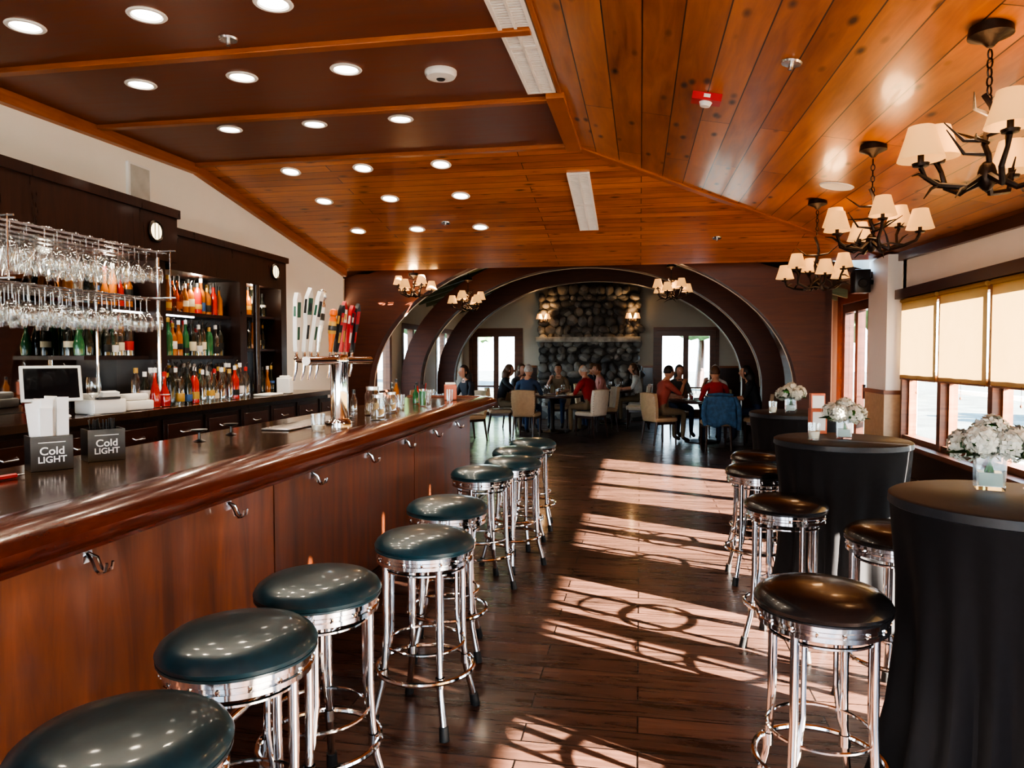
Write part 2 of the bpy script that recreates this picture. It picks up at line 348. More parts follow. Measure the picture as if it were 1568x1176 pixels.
while y<18.3:
    v=[(-4.6,y,2.74),(-4.6,y+.09,2.74),(-1.2,y+.09,3.78),(-1.2,y,3.78)]
    v+=[(p[0],p[1],p[2]-.12) for p in v]; b.add(v,[(0,1,2,3),(4,5,6,7),(0,1,5,4),(1,2,6,5),(2,3,7,6),(3,0,4,7)],M_raft)
    v=[(-1.2,y,3.78),(-1.2,y+.09,3.78),(3,y+.09,2.52),(3,y,2.52)]
    v+=[(p[0],p[1],p[2]-.12) for p in v]; b.add(v,[(0,1,2,3),(4,5,6,7),(0,1,5,4),(1,2,6,5),(2,3,7,6),(3,0,4,7)],M_raft)
    y+=.55
b.out('ceiling_rafters')
b=B(); b.box(XL-.4,3.3,YC+.05,YC+.12,2.9,4,M_trimD); b.out('wall_header')
def arch(name,y,filled,th=.22,a=3.1):
    b=B(); cx=-1.0;sp=1.0;h=2.17; n=48
    inn=[(cx-a*math.cos(math.pi*i/n),sp+h*math.sin(math.pi*i/n)) for i in range(n+1)]
    xl,xr=(-4.59,2.56)
    if filled:
        outp=[]
        for i,(x,z) in enumerate(inn):
            outp.append((x,max(FZ(x)-.02 if x>-4.4 else 2.75,z+.1)))
    else:
        w=.42
        outp=[(cx-(a+w*.9)*math.cos(math.pi*i/n),sp+(h+w*.85)*math.sin(math.pi*i/n)) for i in range(n+1)]
    inn=[(inn[0][0],0)]+inn+[(inn[-1][0],0)]
    if filled: outp=[(xl,0)]+[(xl,outp[0][1])]+outp[1:-1]+[(xr,outp[-1][1])]+[(xr,0)]
    else: outp=[(outp[0][0],0)]+outp+[(outp[-1][0],0)]
    m=len(inn); v=[]
    for yy in(y-th/2,y+th/2):
        v+=[(p[0],yy,p[1]) for p in inn]+[(p[0],yy,p[1]) for p in outp]
    f=[]
    for i in range(m-1):
        f.append((i,i+1,m+i+1,m+i)); f.append((2*m+i,2*m+i+1,3*m+i+1,3*m+i))
        f.append((i,i+1,2*m+i+1,2*m+i)); f.append((m+i,m+i+1,3*m+i+1,3*m+i))
    b.add(v,f,M_arch)
    b.tube([(p[0]*1.0,y+th/2,p[1]) for p in inn[1:-1]],.013,M_creamd,6)  # added pale bead stands in for window light along the inner edge
    b.out(name)
arch('timber_arch',10.85,True,a=3.2); arch('timber_arch',13.2,False); arch('timber_arch',15.7,False)
b=B(); b.box(2.58,2.7,10.97,YF,0,3.2,M_arch); b.out('wall_dining_right')
b=B(); b.box(2.7,3.12,12.6,12.75,0,3.2,M_creamd); b.out('wall_alcove_end')

# fireplace
b=B(); fx0,fx1=-2.55,0.0; fy=17.85
b.box(fx0+.06,-1.85,fy+.1,YF-.01,0,3.25,M_mortar); b.box(-.7,fx1-.06,fy+.1,YF-.01,0,3.25,M_mortar); b.box(-1.85,-.7,fy+.1,YF-.01,1.05,3.45,M_mortar)
b.box(-1.85,-.7,YF-.15,YF-.01,0,1.05,M_plasb)
rnd=random.Random(3)
z=.08
while z<3.4:
    x=fx0+rnd.uniform(0,.12); rowh=rnd.uniform(.16,.26)
    while x<fx1:
        w=rnd.uniform(.14,.36); cx=x+w/2
        if not(-1.8<cx<-.75 and z<1.0) and cx<fx1+.02 and z<FZ(cx)-.28:
            ph=rnd.uniform(0,6); rot=Matrix.Translation((cx,fy+.1,z+rnd.uniform(-.03,.03)))@Matrix.Rotation(rnd.uniform(-.5,.5),4,'Y')
            def fn(q,ph=ph): return q*(1+.12*math.sin(q.x*19+ph)+.1*math.cos(q.z*23+ph*2))
            b.ell((0,0,0),w*.55,rnd.uniform(.07,.13),rowh*.56,M_stone,10,7,fn,rot)
        x+=w
    for sx in(fx0+.06,fx1-.06): b.ell((sx,fy+.3,z),.06,.16,rowh*.5,M_stone,8,5)
    z+=rowh
b.rbox(fx0-.02,fx1+.02,fy-.14,fy+.1,1.89,2.02,pbr('mantel_slab',(.36,.33,.28),.6,var=.5,scale=6,bump=.4),.02)
b.rbox(fx0-.1,fx1+.1,fy-.45,fy+.05,0,.3,M_stone,.03)
for x in(-1.6,-1.3,-1.0): b.tube([(x-.25,fy+.3,.2),(x+.25,fy+.25,.24)],.06,M_rubber,8)
b.out('stone_fireplace')
def sconce(x):
    b=B(); b.lathe([(0,0),(.05,0),(.05,.02),(0,.02)],M_iron,14,Matrix.Rotation(R(90),4,'X'))
    for dx in(-.1,.1):
        b.tube([(0,-.02,0),(dx*.5,-.08,-.05),(dx,-.12,-.03),(dx,-.12,.04)],.012,M_iron,6)
        b.lathe([(.085,.0),(.05,.13)],M_shade,16,Matrix.Translation((dx,-.12,.04)))
    o=b.out('wall_sconce',(x,17.8,2.42)); lamp('POINT','sconce_bulb',(0,-.2,.1),16,(1,.6,.28),o)
sconce(-2.36); sconce(-.18)

# right wall with windows
b=B()
b.box(XR,XR+.15,YB,9.4,0,.55,M_trimD); b.box(XR,XR+.15,YB,9.4,2.22,3.4,M_cream)
b.box(XR,XR+.15,9.3,10.6,0,3.4,M_cream); b.box(XR,XR+.15,12.0,12.75,0,3.4,M_creamd); b.box(XR,XR+.15,10.6,12.0,2.35,3.4,M_creamd)
b.out('wall_right')
b=B(); b.box(2.95,XR-.001,9.42,10.15,1.12,2.78,M_cream); b.box(2.93,XR-.001,9.40,10.17,0,1.1,M_uph); b.box(2.92,XR-.001,9.39,10.18,1.08,1.13,M_trimW); b.out('wall_pier')
b=B(); framed(b,XR+.06,0,10.61,11.99,0,2.34,'X',M_trimD,.13,.13,mull=(11.3,)); b.box(XR-.05,XR-.01,10.75,10.8,.95,1.15,M_steel); b.out('door_6')
b=B(); b.box(XR-.03,XR-.001,10.40,10.6,0,2.5,M_trimW); b.box(XR-.03,XR-.001,12.0,12.2,0,2.5,M_trimW); b.box(XR-.03,XR-.001,10.6,12.0,2.35,2.5,M_trimW); b.out('trim_door_casing')
edges=[9.3-1.12*i for i in range(13)]
for i in range(12):
    y1,y0=edges[i],edges[i+1]
    b=B()
    b.box(XR-.04,XR+.13,y0,y0+.045,.55,2.22,M_trimW); b.box(XR-.04,XR+.13,y1-.045,y1,.55,2.22,M_trimW)
    b.box(XR-.02,XR+.13,y0+.045,y1-.045,.55,.61,M_trimW); b.box(XR-.02,XR+.12,y0+.045,y1-.045,1.27,1.34,M_trimW)
    b.box(XR-.02,XR+.13,y0+.045,y1-.045,2.15,2.22,M_trimW)
    b.box(XR+.03,XR+.07,y0+.045,y0+.085,.61,1.27,M_trimW);b.box(XR+.03,XR+.07,y1-.085,y1-.045,.61,1.27,M_trimW)
    b.box(XR+.05,XR+.055,y0+.045,y1-.045,.61,2.15,M_pane)
    b.out('window_%d'%(i+1))
    b=B(); n=10; v=[];f=[]
    for j in range(n+1):
        for q in range(7):
            yy=y0+.045+(y1-y0-.09)*j/n; zz=1.28+(2.2-1.28)*q/6
            v.append((XR-.06+.006*math.sin(j*1.7+i)*(1-q/6),yy,zz))
    for j in range(n):
        for q in range(6): f.append((j*7+q,j*7+q+1,(j+1)*7+q+1,(j+1)*7+q))
    b.add(v,f,M_roller); b.tube([(XR-.06,y0+.05,2.2),(XR-.06,y1-.05,2.2)],.025,M_roller,8); b.tube([(XR-.06,y0+.055,1.28),(XR-.06,y1-.055,1.28)],.01,M_trimW,6)
    b.tube([(XR-.08,y0+.5,1.3),(XR-.08,y0+.5,1.15)],.002,M_trimW,4); b.ell((XR-.08,y0+.5,1.14),.01,.01,.015,M_trimW,6,4)
    b.out('roller_shade')
b=B(); b.box(XR-.1,XR-.001,YB,9.38,2.23,2.34,M_trimD); b.out('trim_window_head')
b=B(); b.box(XR-.16,XR-.001,YB,9.38,.50,.549,M_trimW); b.out('trim_window_sill')
b=B(); b.box(XR-.02,XR-.001,YB,9.38,0,.14,M_trimD); b.out('baseboard_right')
b=B(); b.rbox(-.1,.1,-.1,.1,-.14,.16,M_plasb,.02); b.tube([(.1,0,0),(.149,0,0)],.03,M_plasb); b.lathe([(.06,0),(.05,.01),(0,.004)],M_rubber,18,Matrix.Translation((0,-.1,-.02))@Matrix.Rotation(R(90),4,'X')); b.out('wall_speaker',(2.80,9.98,2.50))
b=B(); b.box(-.02,.02,-.15,.15,-.09,.09,M_plasw); b.box(-.022,-.018,-.12,.12,-.06,.06,emis('exit_red',(1,.05,.03),2)); b.tube([(.02,0,0),(.04,0,0)],.02,M_plasw); b.out('exit_sign',(3.07,10.45,2.62))

# ---------------------------------------------------------------- ceiling fittings
fd=math.atan(.1704)
def tiltM(kind,x,y):
    if kind=='d': return zdark(y),(math.atan(.027),0,0)
    if kind=='f': return zfar(y),(-fd,0,0)
    return zright(x,y),(math.atan(.027),math.atan(.1905),0)
b=B(); b.lathe([(.095,.0),(.1,-.006),(.094,-.012),(.078,-.012),(.07,-.002)],M_white,28); b.lathe([(.071,-.003),(0,-.003)],M_light,24)
me=b.mesh('recessed_downlight')
for (kk,ys,xs) in (('d',(2.5,3.42,4.33,5.38),(-3.27,-2.54,-1.83)),('f',(6.66,7.42,8.37),(-3.4,-2.65,-1.87))):
    for y in ys:
        for x in xs:
            z,r=tiltM(kk,x,y); o=place(me,'recessed_downlight',(x,y,z-.001)); o.rotation_euler=r
            lamp('SPOT','downlight_lamp',(0,0,-.03),36,(1,.84,.64),o,.06,spot_size=R(120),spot_blend=.6)
M_vd=pbr('vent_dark',(.3,.29,.26),.6)
def vent(x0,x1,y0,y1,kind,name='ceiling_vent'):
    b=B(); w=(x1-x0);L=(y1-y0)
    b.box(-w/2,-w/2+.022,-L/2,L/2,-.02,0,M_white); b.box(w/2-.022,w/2,-L/2,L/2,-.02,0,M_white)
    nseg=max(1,round(L/.8))
    for i in range(nseg+1):
        y=-L/2+L*i/nseg; b.box(-w/2+.02,w/2-.02,y-.02 if i else y,y+.02 if i<nseg else y,-.02,0,M_white)
    b.box(-w/2+.02,w/2-.02,-L/2,L/2,-.006,-.002,M_vd)
    n=int(L/.03)
    for i in range(n):
        y=-L/2+(i+.5)*L/n; b.box(-w/2+.02,w/2-.02,y-.005,y+.005,-.016,-.006,M_white)
    b.box(-.008,.008,-L/2,L/2,-.02,-.006,M_white)
    cx,cy=(x0+x1)/2,(y0+y1)/2; z,r=tiltM(kind,cx,cy); o=b.out(name,(cx,cy,z)); o.rotation_euler=r
vent(-.775,-.58,1.8,4.97,'d'); vent(-.71,-.49,6.97,8.57,'f')
b=B(); b.lathe([(0,-.05),(.04,-.05),(.075,-.04),(.085,-.02),(.085,0)],M_plasw,24); b.lathe([(0,-.056),(.02,-.056),(.025,-.05)],M_plasb,12)
z,r=tiltM('d',-1.26,4.49); o=b.out('smoke_detector',(-1.26,4.49,z)); o.scale=(1.2,1.2,1); o.rotation_euler=r
b=B(); b.box(-.09,.09,-.055,.055,-.045,0,M_red); b.lathe([(0,-.075),(.03,-.07),(.04,-.045)],M_plasw,16); b.box(-.02,.02,-.06,-.055,-.03,-.01,M_white)
z,r=tiltM('r',.40,4.69); o=b.out('fire_alarm_strobe',(.40,4.69,z)); o.rotation_euler=r
b=B(); b.lathe([(0,-.012),(.05,-.01),(.055,0)],M_steel,18); b.lathe([(0,-.04),(.012,-.04),(.012,-.01)],M_steel,10)
me=b.mesh('fire_sprinkler')
for (kk,x,y) in(('r',.77,4.02),('d',-2.3,3.78),('f',-2.25,8.2),('f',.9,9.0)):
    z,r=tiltM(kk,x,y); o=place(me,'fire_sprinkler',(x,y,z-.001)); o.rotation_euler=r
b=B(); b.lathe([(0,-.006),(.12,-.006),(.13,-.01),(.14,0)],M_cream,30); z,r=tiltM('r',1.63,6.54); o=b.out('ceiling_speaker',(1.63,6.54,z)); o.rotation_euler=r
b=B(); b.box(.001,.03,-.14,.14,-.2,.2,M_white); b.box(.03,.034,-.12,.12,-.18,.18,pbr('speaker_grille',(.5,.5,.47),.7)); b.out('grille_speaker',(XL,5.62,3.0),bevel=.005)

# ---------------------------------------------------------------- chandelier
def chandelier_mesh(seed,n=5,drop=.5,ss=.88):
    rr=random.Random(seed); b=B()
    b.lathe([(0,.03),(.075,.03),(.08,-.008),(.03,-.03),(.012,-.05),(0,-.05)],M_iron,22)
    pts=[(.014*math.sin(i*1.3),.014*math.cos(i*1.7),-.04-(drop-.02)*i/10) for i in range(11)]
    for i in range(6):
        z=-.06-i*.035; th=i%2*math.pi/2
        b.tube([(.011*math.cos(t)*math.cos(th),.011*math.cos(t)*math.sin(th),z-.018+.02*math.sin(t)) for t in [2*math.pi*q/10 for q in range(10)]],.0035,M_iron,5,True)
    b.tube(pts[4:],.011,M_iron,7)
    zc=-drop
    b.ell((0,0,zc-.05),.035,.035,.06,M_iron,10,7)
    for i in range(n):
        a=2*math.pi*i/n+.35; dz=.07*(i%2); rad=.27-.05*(i%2); ca,sa=math.cos(a),math.sin(a)
        P=[(.02*ca,.02*sa,zc-.05),(.1*ca-.02*sa,.1*sa+.02*ca,zc-.1),(.19*ca+.015*sa,.19*sa-.015*ca,zc-.085+dz*.4),((rad-.02)*ca,(rad-.02)*sa,zc-.06+dz),(rad*ca,rad*sa,zc-.02+dz)]
        b.tube(P,[.014,.012,.011,.009,.01],M_iron,6)
        M=Matrix.Translation((rad*ca,rad*sa,zc-.02+dz))@Matrix.Scale(ss,4)
        b.lathe([(0,0),(.03,.004),(.034,.016),(.012,.018),(.012,.07),(0,.07)],M_iron,12,M)
        b.lathe([(.090,.03),(.083,.05),(.062,.12),(.05,.165)],M_shade,20,M)
        b.lathe([(0,.07),(.015,.085),(.012,.11),(0,.125)],M_bulb,8,M)
        for q in range(3):
            t0=Vector(P[1+q]); d=Vector((rr.uniform(-1,1),rr.uniform(-1,1),rr.uniform(-.4,.9))).normalized()
            e=t0+d*rr.uniform(.08,.15); b.tube([t0,(t0+e)/2+Vector((0,0,.012)),e],[.008,.006,.002],M_iron,5)
    for i in range(7):
        a=rr.uniform(0,6.28); z0=zc+rr.uniform(.0,.2); r1=rr.uniform(.1,.22)
        b.tube([(0,0,z0),(r1*.5*math.cos(a),r1*.5*math.sin(a),z0+.01),(r1*math.cos(a+.3),r1*math.sin(a+.3),z0+rr.uniform(.0,.1))],[.009,.007,.002],M_iron,5)
    return b.mesh('chandelier')
CM=[chandelier_mesh(1,5,.50,.95),chandelier_mesh(2,6,.53),chandelier_mesh(4,6,.64),chandelier_mesh(5,6,.42,1.0),chandelier_mesh(6,6,.22,.95)]
for i,(x,y,rz,sc,e) in enumerate(((1.45,3.4,.5,1.08,9),(1.54,5.26,1.2,1.08,9),(1.63,7.2,.2,1.08,9))):
    o=place(CM[i],'chandelier',(x,y,zright(x,y)-.03),rz); o.scale=(sc,)*3
    lamp('POINT','chandelier_bulb',(0,0,-.33),e,(1,.6,.3),o,.1)
for i,(x,y,zt,k) in enumerate(((-3.36,10.42,2.76,4),(-2.95,12.2,2.87,3),(.49,12.0,3.0,3))):
    zc=FZ(x)+.02; o=place(CM[k],'chandelier',(x,y,zt),i)
    if zc-zt>.05:
        b=B(); b.tube([(0,0,.0),(0,0,zc-zt)],.006,M_iron,6); b.out('hanging_rod',parent=o)
    lamp('POINT','chandelier_bulb',(0,0,-.16 if k==4 else -.3),12,(1,.62,.33),o,.08)

# ---------------------------------------------------------------- bar
BT=1.115
BY0,BY1=-2.0,7.4
b=B()
b.box(-2.1,-1.76,BY0,BY1-.12,0,1.04,M_barpanel)
b.box(-1.76,-1.735,BY0,BY1-.12,0,.12,M_trimD)
ys=[BY0,.9,3.2,5.4,BY1-.12]
for i in range(len(ys)-1): b.box(-1.76,-1.742,ys[i]+.006,ys[i+1]-.006,.125,.99,M_barpanel)
b.box(-2.42,-1.62,BY0,BY1-.06,BT-.04,BT,M_bartop)
b.box(-2.36,-2.1,BY0,BY1-.12,.0,BT-.04,M_cab)
prof=[(-1.68,BT),(-1.665,BT+.012),(-1.63,BT+.018),(-1.57,BT+.020),(-1.52,BT+.012),(-1.475,BT-.008),(-1.455,BT-.035),(-1.458,BT-.062),(-1.48,BT-.085),(-1.51,BT-.092),(-1.515,BT-.108),(-1.55,BT-.122),(-1.60,BT-.128),(-1.64,BT-.145),(-1.73,BT-.15),(-1.74,BT-.03)]
n=len(prof); v=[];f=[]
rowsY=[(BY0,0,1),(BY1-.2,0,1),(BY1-.1,.0,.98),(BY1-.04,.02,.93),(BY1,.07,.8)]
zm=BT-.07
for (y,ins,sc) in rowsY:
    for (x,z) in prof: v.append((-1.7+(x+1.7)*(1-ins*2),y,zm+(z-zm)*sc))
for j in range(len(rowsY)-1):
    for i in range(n): f.append((j*n+i,j*n+(i+1)%n,(j+1)*n+(i+1)%n,(j+1)*n+i))
f.append(tuple(range(n))); f.append(tuple(range(4*n,5*n)))
b.add(v,f,M_rail)
b.rbox(-2.44,-1.62,BY1-.12,BY1,BT-.14,BT+.018,M_rail,.03)
for y in (1.2,2.0,2.8,3.6,4.4,5.15,5.9,6.65):
    b.box(-1.742,-1.733,y-.02,y+.02,.89,.93,M_chrome)
    for d in(-.014,.014): b.tube([(-1.733,y+d*.3,.92),(-1.71,y+d,.905),(-1.695,y+d,.87),(-1.68,y+d,.86),(-1.66,y+d,.87),(-1.655,y+d,.895)],.0055,M_chrome,6)
b.tube([(-1.5,BY0,.19),(-1.5,BY1-.1,.19)],.022,M_chrome,10)
for y in (.6,2.0,3.4,4.8,6.2,7.1): b.tube([(-1.5,y,.17),(-1.6,y,.1),(-1.74,y,.06)],.014,M_chrome,8)
b.out('bar_counter')

# ---------------------------------------------------------------- bar stools
def stool_mesh(vinyl,name):
    b=B(); r=.213; U=.055
    b.lathe([(0,.755+U),(.08,.753+U),(.14,.746+U),(.18,.735+U),(.203,.718+U),(r,.700+U),(r-.004,.686+U),(.2,.680+U),(0,.680+U)],vinyl,44)
    b.ring(.206,.683+U,.006,vinyl,44,6)
    b.lathe([(.195,.680+U),(.203,.676+U),(.203,.662+U),(.197,.658+U),(.197,.648+U),(.203,.644+U),(.203,.630+U),(.196,.626+U),(.185,.626+U),(.185,.68+U)],M_chrome,40)
    for i in range(16):
        a=2*math.pi*i/16; b.ell((.2*math.cos(a),.2*math.sin(a),.653+U),.006,.006,.006,M_chrome,6,4)
    for i in range(4):
        a=math.pi/4+i*math.pi/2; ca,sa=math.cos(a),math.sin(a)
        b.tube([(.172*ca,.172*sa,.64+U),(.172*ca,.172*sa,.40),(.178*ca,.178*sa,.27),(.19*ca,.19*sa,.17),(.222*ca,.222*sa,.05),(.228*ca,.228*sa,.03)],.0145,M_chrome,10)
        b.tube([(.15*ca-.02*sa,.15*sa+.02*ca,.64+U),(.152*ca-.02*sa,.152*sa+.02*ca,.42),(.165*ca-.012*sa,.165*sa+.012*ca,.30),(.178*ca,.178*sa,.25)],.009,M_chrome,8)
        b.tube([(.222*ca,.222*sa,.055),(.232*ca,.232*sa,.0)],[.019,.021],M_rubber,10)
        b.lathe([(.0195,.0),(.0195,.04)],M_chrome,12,Matrix.Translation((.184*ca,.184*sa,.2)))
    b.ring(.205,.225,.0105,M_chrome,48,8)
    b.ring(.165,.33,.006,M_chrome,40,6)
    b.ring(.166,.60+U,.006,M_chrome,40,6)
    return b.mesh(name)
SM=stool_mesh(M_skysheen,'bar_stool'); SMb=stool_mesh(M_black,'bar_stool_black')
for i,(x,y) in enumerate(((-1.03,1.27),(-1.09,1.80),(-1.08,2.28),(-.90,2.93),(-.99,3.62),(-1.04,4.70),(-.92,5.2),(-.98,5.78),(-.95,6.4))):
    place(SM,'bar_stool',(x,y,0),.3+i*.37)
for i,(x,y) in enumerate(((.59,2.46),(1.12,3.40),(.77,4.0),(.80,5.15),(.92,5.85))):
    place(SMb,'bar_stool',(x,y,0),.1+i*.5)

# ---------------------------------------------------------------- cocktail tables
def ctable(x,y,seed,h=1.06):
    b=B(); rad=.385
    def rf(r,z,t):
        q=max(0,(h-.06-z)/h); return r*(1+q*.09*math.sin(t*17+seed+1.5*math.sin(t*3))+q*.05*math.sin(t*9+seed*2))
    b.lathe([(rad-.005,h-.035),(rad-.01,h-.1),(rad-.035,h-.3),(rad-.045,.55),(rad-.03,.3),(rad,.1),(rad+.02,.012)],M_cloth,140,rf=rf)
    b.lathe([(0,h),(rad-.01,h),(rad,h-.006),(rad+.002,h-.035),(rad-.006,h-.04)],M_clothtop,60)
    b.cyl(0,0,.02,h-.01,.03,M_iron); b.cyl(0,0,0,.02,.28,M_iron,24)
    b.out('cocktail_table',(x,y,0))
ctable(1.27,2.72,0); ctable(1.2,4.6,2,1.05); ctable(1.34,6.6,4)
M_water=pbr('vase_water',(.45,.52,.45),.1)
def bouquet(x,y,z,s=1,seed=0):
    rr=random.Random(seed); b=B()
    b.lathe([(0,.0),(.05,.0),(.052,.01),(.055,.12),(.052,.122),(.048,.012),(0,.012)],M_glass,4,Matrix.Rotation(.5,4,'Z')@Matrix.Scale(1.25,4))
    b.lathe([(0,.014),(.05,.014),(.05,.06),(0,.06)],M_water,4,Matrix.Rotation(.5,4,'Z')@Matrix.Scale(1.05,4))
    for i in range(7):
        a=rr.uniform(0,6.28); b.tube([(.03*math.cos(a),.03*math.sin(a),.02),(.0,.0,.1),(-.04*math.cos(a),-.04*math.sin(a),.17)],.004,M_leaf,5)
    cs=[(0,0,.21)]+[(.08*math.cos(a),.08*math.sin(a),.165+rr.uniform(-.01,.02)) for a in (.2,1.5,2.7,4.0,5.2)]
    for c in cs:
        b.ell(c,.038,.038,.032,M_leaf,8,5)
        for i in range(95):
            d=Vector((rr.gauss(0,1),rr.gauss(0,1),rr.gauss(.3,1))).normalized(); p=Vector(c)+d*rr.uniform(.045,.062)
            u=d.orthogonal().normalized(); w=d.cross(u); a=rr.uniform(0,6); u2=u*math.cos(a)+w*math.sin(a); w2=d.cross(u2); q=.016
            for (sx,sy) in((1,0),(-1,0),(0,1),(0,-1)):
                m=p+(u2*sx+w2*sy)*q*.7; n1=(u2*sx+w2*sy)*q*.7; n2=(w2*sx-u2*sy)*q*.55
                b.add([p,m+n2,m+n1+d*.003,m-n2],[(0,1,2,3)],M_petal)
    for i in range(9):
        a=rr.uniform(0,6.28); ca,sa=math.cos(a),math.sin(a)
        b.add([(.05*ca,.05*sa,.13),(.1*ca-.03*sa,.1*sa+.03*ca,.15),(.16*ca,.16*sa,.13),(.1*ca+.03*sa,.1*sa-.03*ca,.145)],[(0,1,2,3)],M_leaf)
    o=b.out('flower_vase',(x,y,z)); o.scale=(s,)*3
bouquet(1.27,2.9,1.061,1.0,1); bouquet(1.22,4.62,1.051,.92,2); bouquet(1.3,6.6,1.061,.95,3)
def tumbler(name,x,y,z,r=.035,h=.09,fill=None,fh=.05,mat=None):
    b=B(); b.lathe([(0,0),(r*.85,0),(r,h),(r*.94,h),(r*.8,.008),(0,.008)],mat or M_glass,18)
    if fill: b.lathe([(0,.009),(r*.78,.009),(r*.9,fh),(0,fh)],fill,16)
    return b.out(name,(x,y,z+.001))
M_wax=pbr('candle_wax',(.8,.75,.62),.5)
tumbler('candle_holder',1.02,4.50,1.051,.036,.1,M_wax,.05); tumbler('candle_holder',1.12,6.42,1.061,.036,.1,M_wax,.05); tumbler('candle_holder',1.38,2.58,1.061,.036,.1,M_wax,.05)
b=B(); b.box(-.06,.06,-.03,.03,0,.16,M_copper); b.box(-.05,.05,-.032,-.03,.02,.14,M_paper); b.out('menu_holder',(1.54,6.7,1.061),.1,.004)
b=B(); b.box(-.05,.05,-.03,.03,0,.16,M_copper); b.box(-.04,.04,-.032,-.03,.02,.14,M_paper); b.out('menu_holder',(1.13,4.90,1.051),.1,.004)
b=B(); b.lathe([(0,0),(.05,0),(.1,.01),(.105,.014),(0,.006)],M_paper,24); b.out('small_plate',(1.45,2.80,1.062))

# ---------------------------------------------------------------- back bar
b=B()
b.box(XL+.001,-3.6,.5,7.9,.08,1.1,M_cab); b.box(XL+.001,-3.66,.5,7.9,0,.08,M_plasb); b.box(XL+.001,-3.55,.48,7.93,1.1,1.15,M_bartop)
y=.55
while y<7.7:
    b.box(-3.6,-3.585,y+.02,y+.52,.86,1.06,M_cab); b.box(-3.585,-3.578,y+.06,y+.48,.9,1.02,M_trimD)
    b.box(-3.6,-3.585,y+.02,y+.52,.12,.83,M_cab); b.box(-3.585,-3.578,y+.08,y+.46,.2,.76,M_trimD)
    b.tube([(-3.585,y+.21,.96),(-3.56,y+.22,.945),(-3.56,y+.32,.945),(-3.585,y+.33,.96)],.006,M_steel,6)
    b.tube([(-3.585,y+.45,.62),(-3.56,y+.45,.6),(-3.56,y+.45,.52),(-3.585,y+.45,.5)],.006,M_steel,6)
    y+=.545
b.out('backbar_cabinet',bevel=.003)
b=B(); XW=XL+.001
b.box(XW,-3.84,.5,5.5,2.33,2.73,M_cab); b.box(XW,-3.82,.5,5.52,2.70,2.77,M_cab)
b.box(XW,-3.9,5.5,7.5,2.28,2.60,M_cab); b.box(XW,-3.88,5.5,7.53,2.58,2.64,M_cab)
for y in (.5,5.30,6.55,7.38): b.box(XW,-3.9,y,y+.12,1.152,2.33 if y<5.4 else 2.28,M_cab)
b.box(XW,XL+.02,.6,7.4,1.152,2.33,M_mirror)
b.box(XL+.02,-4.0,4.5,6.55,1.91,1.94,M_cab); b.box(XL+.02,-3.98,4.6,6.55,1.52,1.55,M_cab)
b.box(XL+.02,-3.98,6.67,7.38,1.60,1.625,M_cab);b.box(XL+.02,-3.98,6.67,7.38,1.95,1.975,M_cab)
b.box(-4.06,-4.03,5.0,6.0,1.898,1.909,M_coolstrip)
b.tube([(-3.9,6.86,1.152),(-3.9,6.86,2.28)],.035,M_cab,10)
M_port=emis('porthole_glow',(1,.82,.5),3)
for (y,z) in((5.22,2.55),(7.25,2.46),(2.2,2.55)):
    x=-3.84 if y<5.5 else -3.9
    Mx=Matrix.Translation((x,y,z))@Matrix.Rotation(R(90),4,'Y')
    b.lathe([(.085,0),(.09,.012),(.078,.022),(.066,.012)],M_iron,24,Mx); b.lathe([(.067,.012),(0,.014)],M_port,22,Mx)
    for d in(-.022,.022): b.box(x+.014,x+.018,y+d-.002,y+d+.002,z-.062,z+.062,M_iron)
HU=b.out('backbar_hutch')
for y,e in((3.2,6),(4.9,7),(6.0,9),(7.0,6)): 
    lamp('POINT','hutch_lamp',(-4.0,y,2.22),e,(1,.87,.68),HU,.04)

def bottle(b,x,y,z,kind,rr):
    h=rr.uniform(.25,.33); r=rr.uniform(.030,.040); nk=rr.uniform(.011,.014)
    sh=h*rr.uniform(.5,.68)
    prof=[(0,0),(r,.003),(r,sh),(r*.8,sh+.025),(nk*1.2,sh+.055),(nk,h-.03),(nk,h)]
    if rr.random()<.25: prof=[(0,0),(r*1.05,.003),(r*1.15,sh*.5),(r*.9,sh*.8),(nk,sh+.03),(nk,h)]
    T=Matrix.Translation((x,y,z)); body={'c':M_clearb,'w':M_whisky,'d':M_dkbottle,'g':M_grnbot,'r':M_redliq,'a':M_amber}[kind]
    b.lathe(prof,body,12,T)
    cap=rr.choice([M_lab[3],M_lab[3],M_lab[2],M_lab[4],M_lab[1]]); b.lathe([(nk*1.25,h-.035),(nk*1.25,h+.004),(0,h+.004)],cap,10,T)
    if rr.random()<.6: b.tube([(x,y,z+h),(x+.006,y,z+h+.03),(x+.02,y,z+h+.045)],.004,M_steel,5)
    if rr.random()<.75:
        lb=rr.choice([M_lab[0],M_lab[0],M_lab[1],M_lab[1],M_lab[3],M_lab[3],M_lab[4],M_lab[2],M_lab[5]])
        z0=sh*rr.uniform(.12,.4); b.lathe([(r*1.02,z0),(r*1.03,z0+.001),(r*1.03,z0+sh*rr.uniform(.25,.5))],lb,12,T)
rr=random.Random(11)
def rowb(name,ys,x,z,kinds):
    b=B(); 
    for y in ys: bottle(b,x+rr.uniform(-.012,.012),y+rr.uniform(-.008,.008),z+.001,rr.choice(kinds),rr)
    b.out(name)
def fr(a,c,s): 
    o=[];
    while a<c: o.append(a); a+=s
    return o
SH=fr(4.65,5.25,.088)+fr(5.47,6.5,.088)
rowb('liquor_bottles',SH,-4.06,1.94,'wwrwdac'); rowb('liquor_bottles',[y+.044 for y in SH if y<6.42 and not 5.2<y<5.4],-4.17,1.94,'wdawc')
rowb('liquor_bottles',SH,-4.06,1.55,'cgwcad'); rowb('liquor_bottles',[y+.044 for y in SH if y<6.42],-4.17,1.55,'cwdgc')
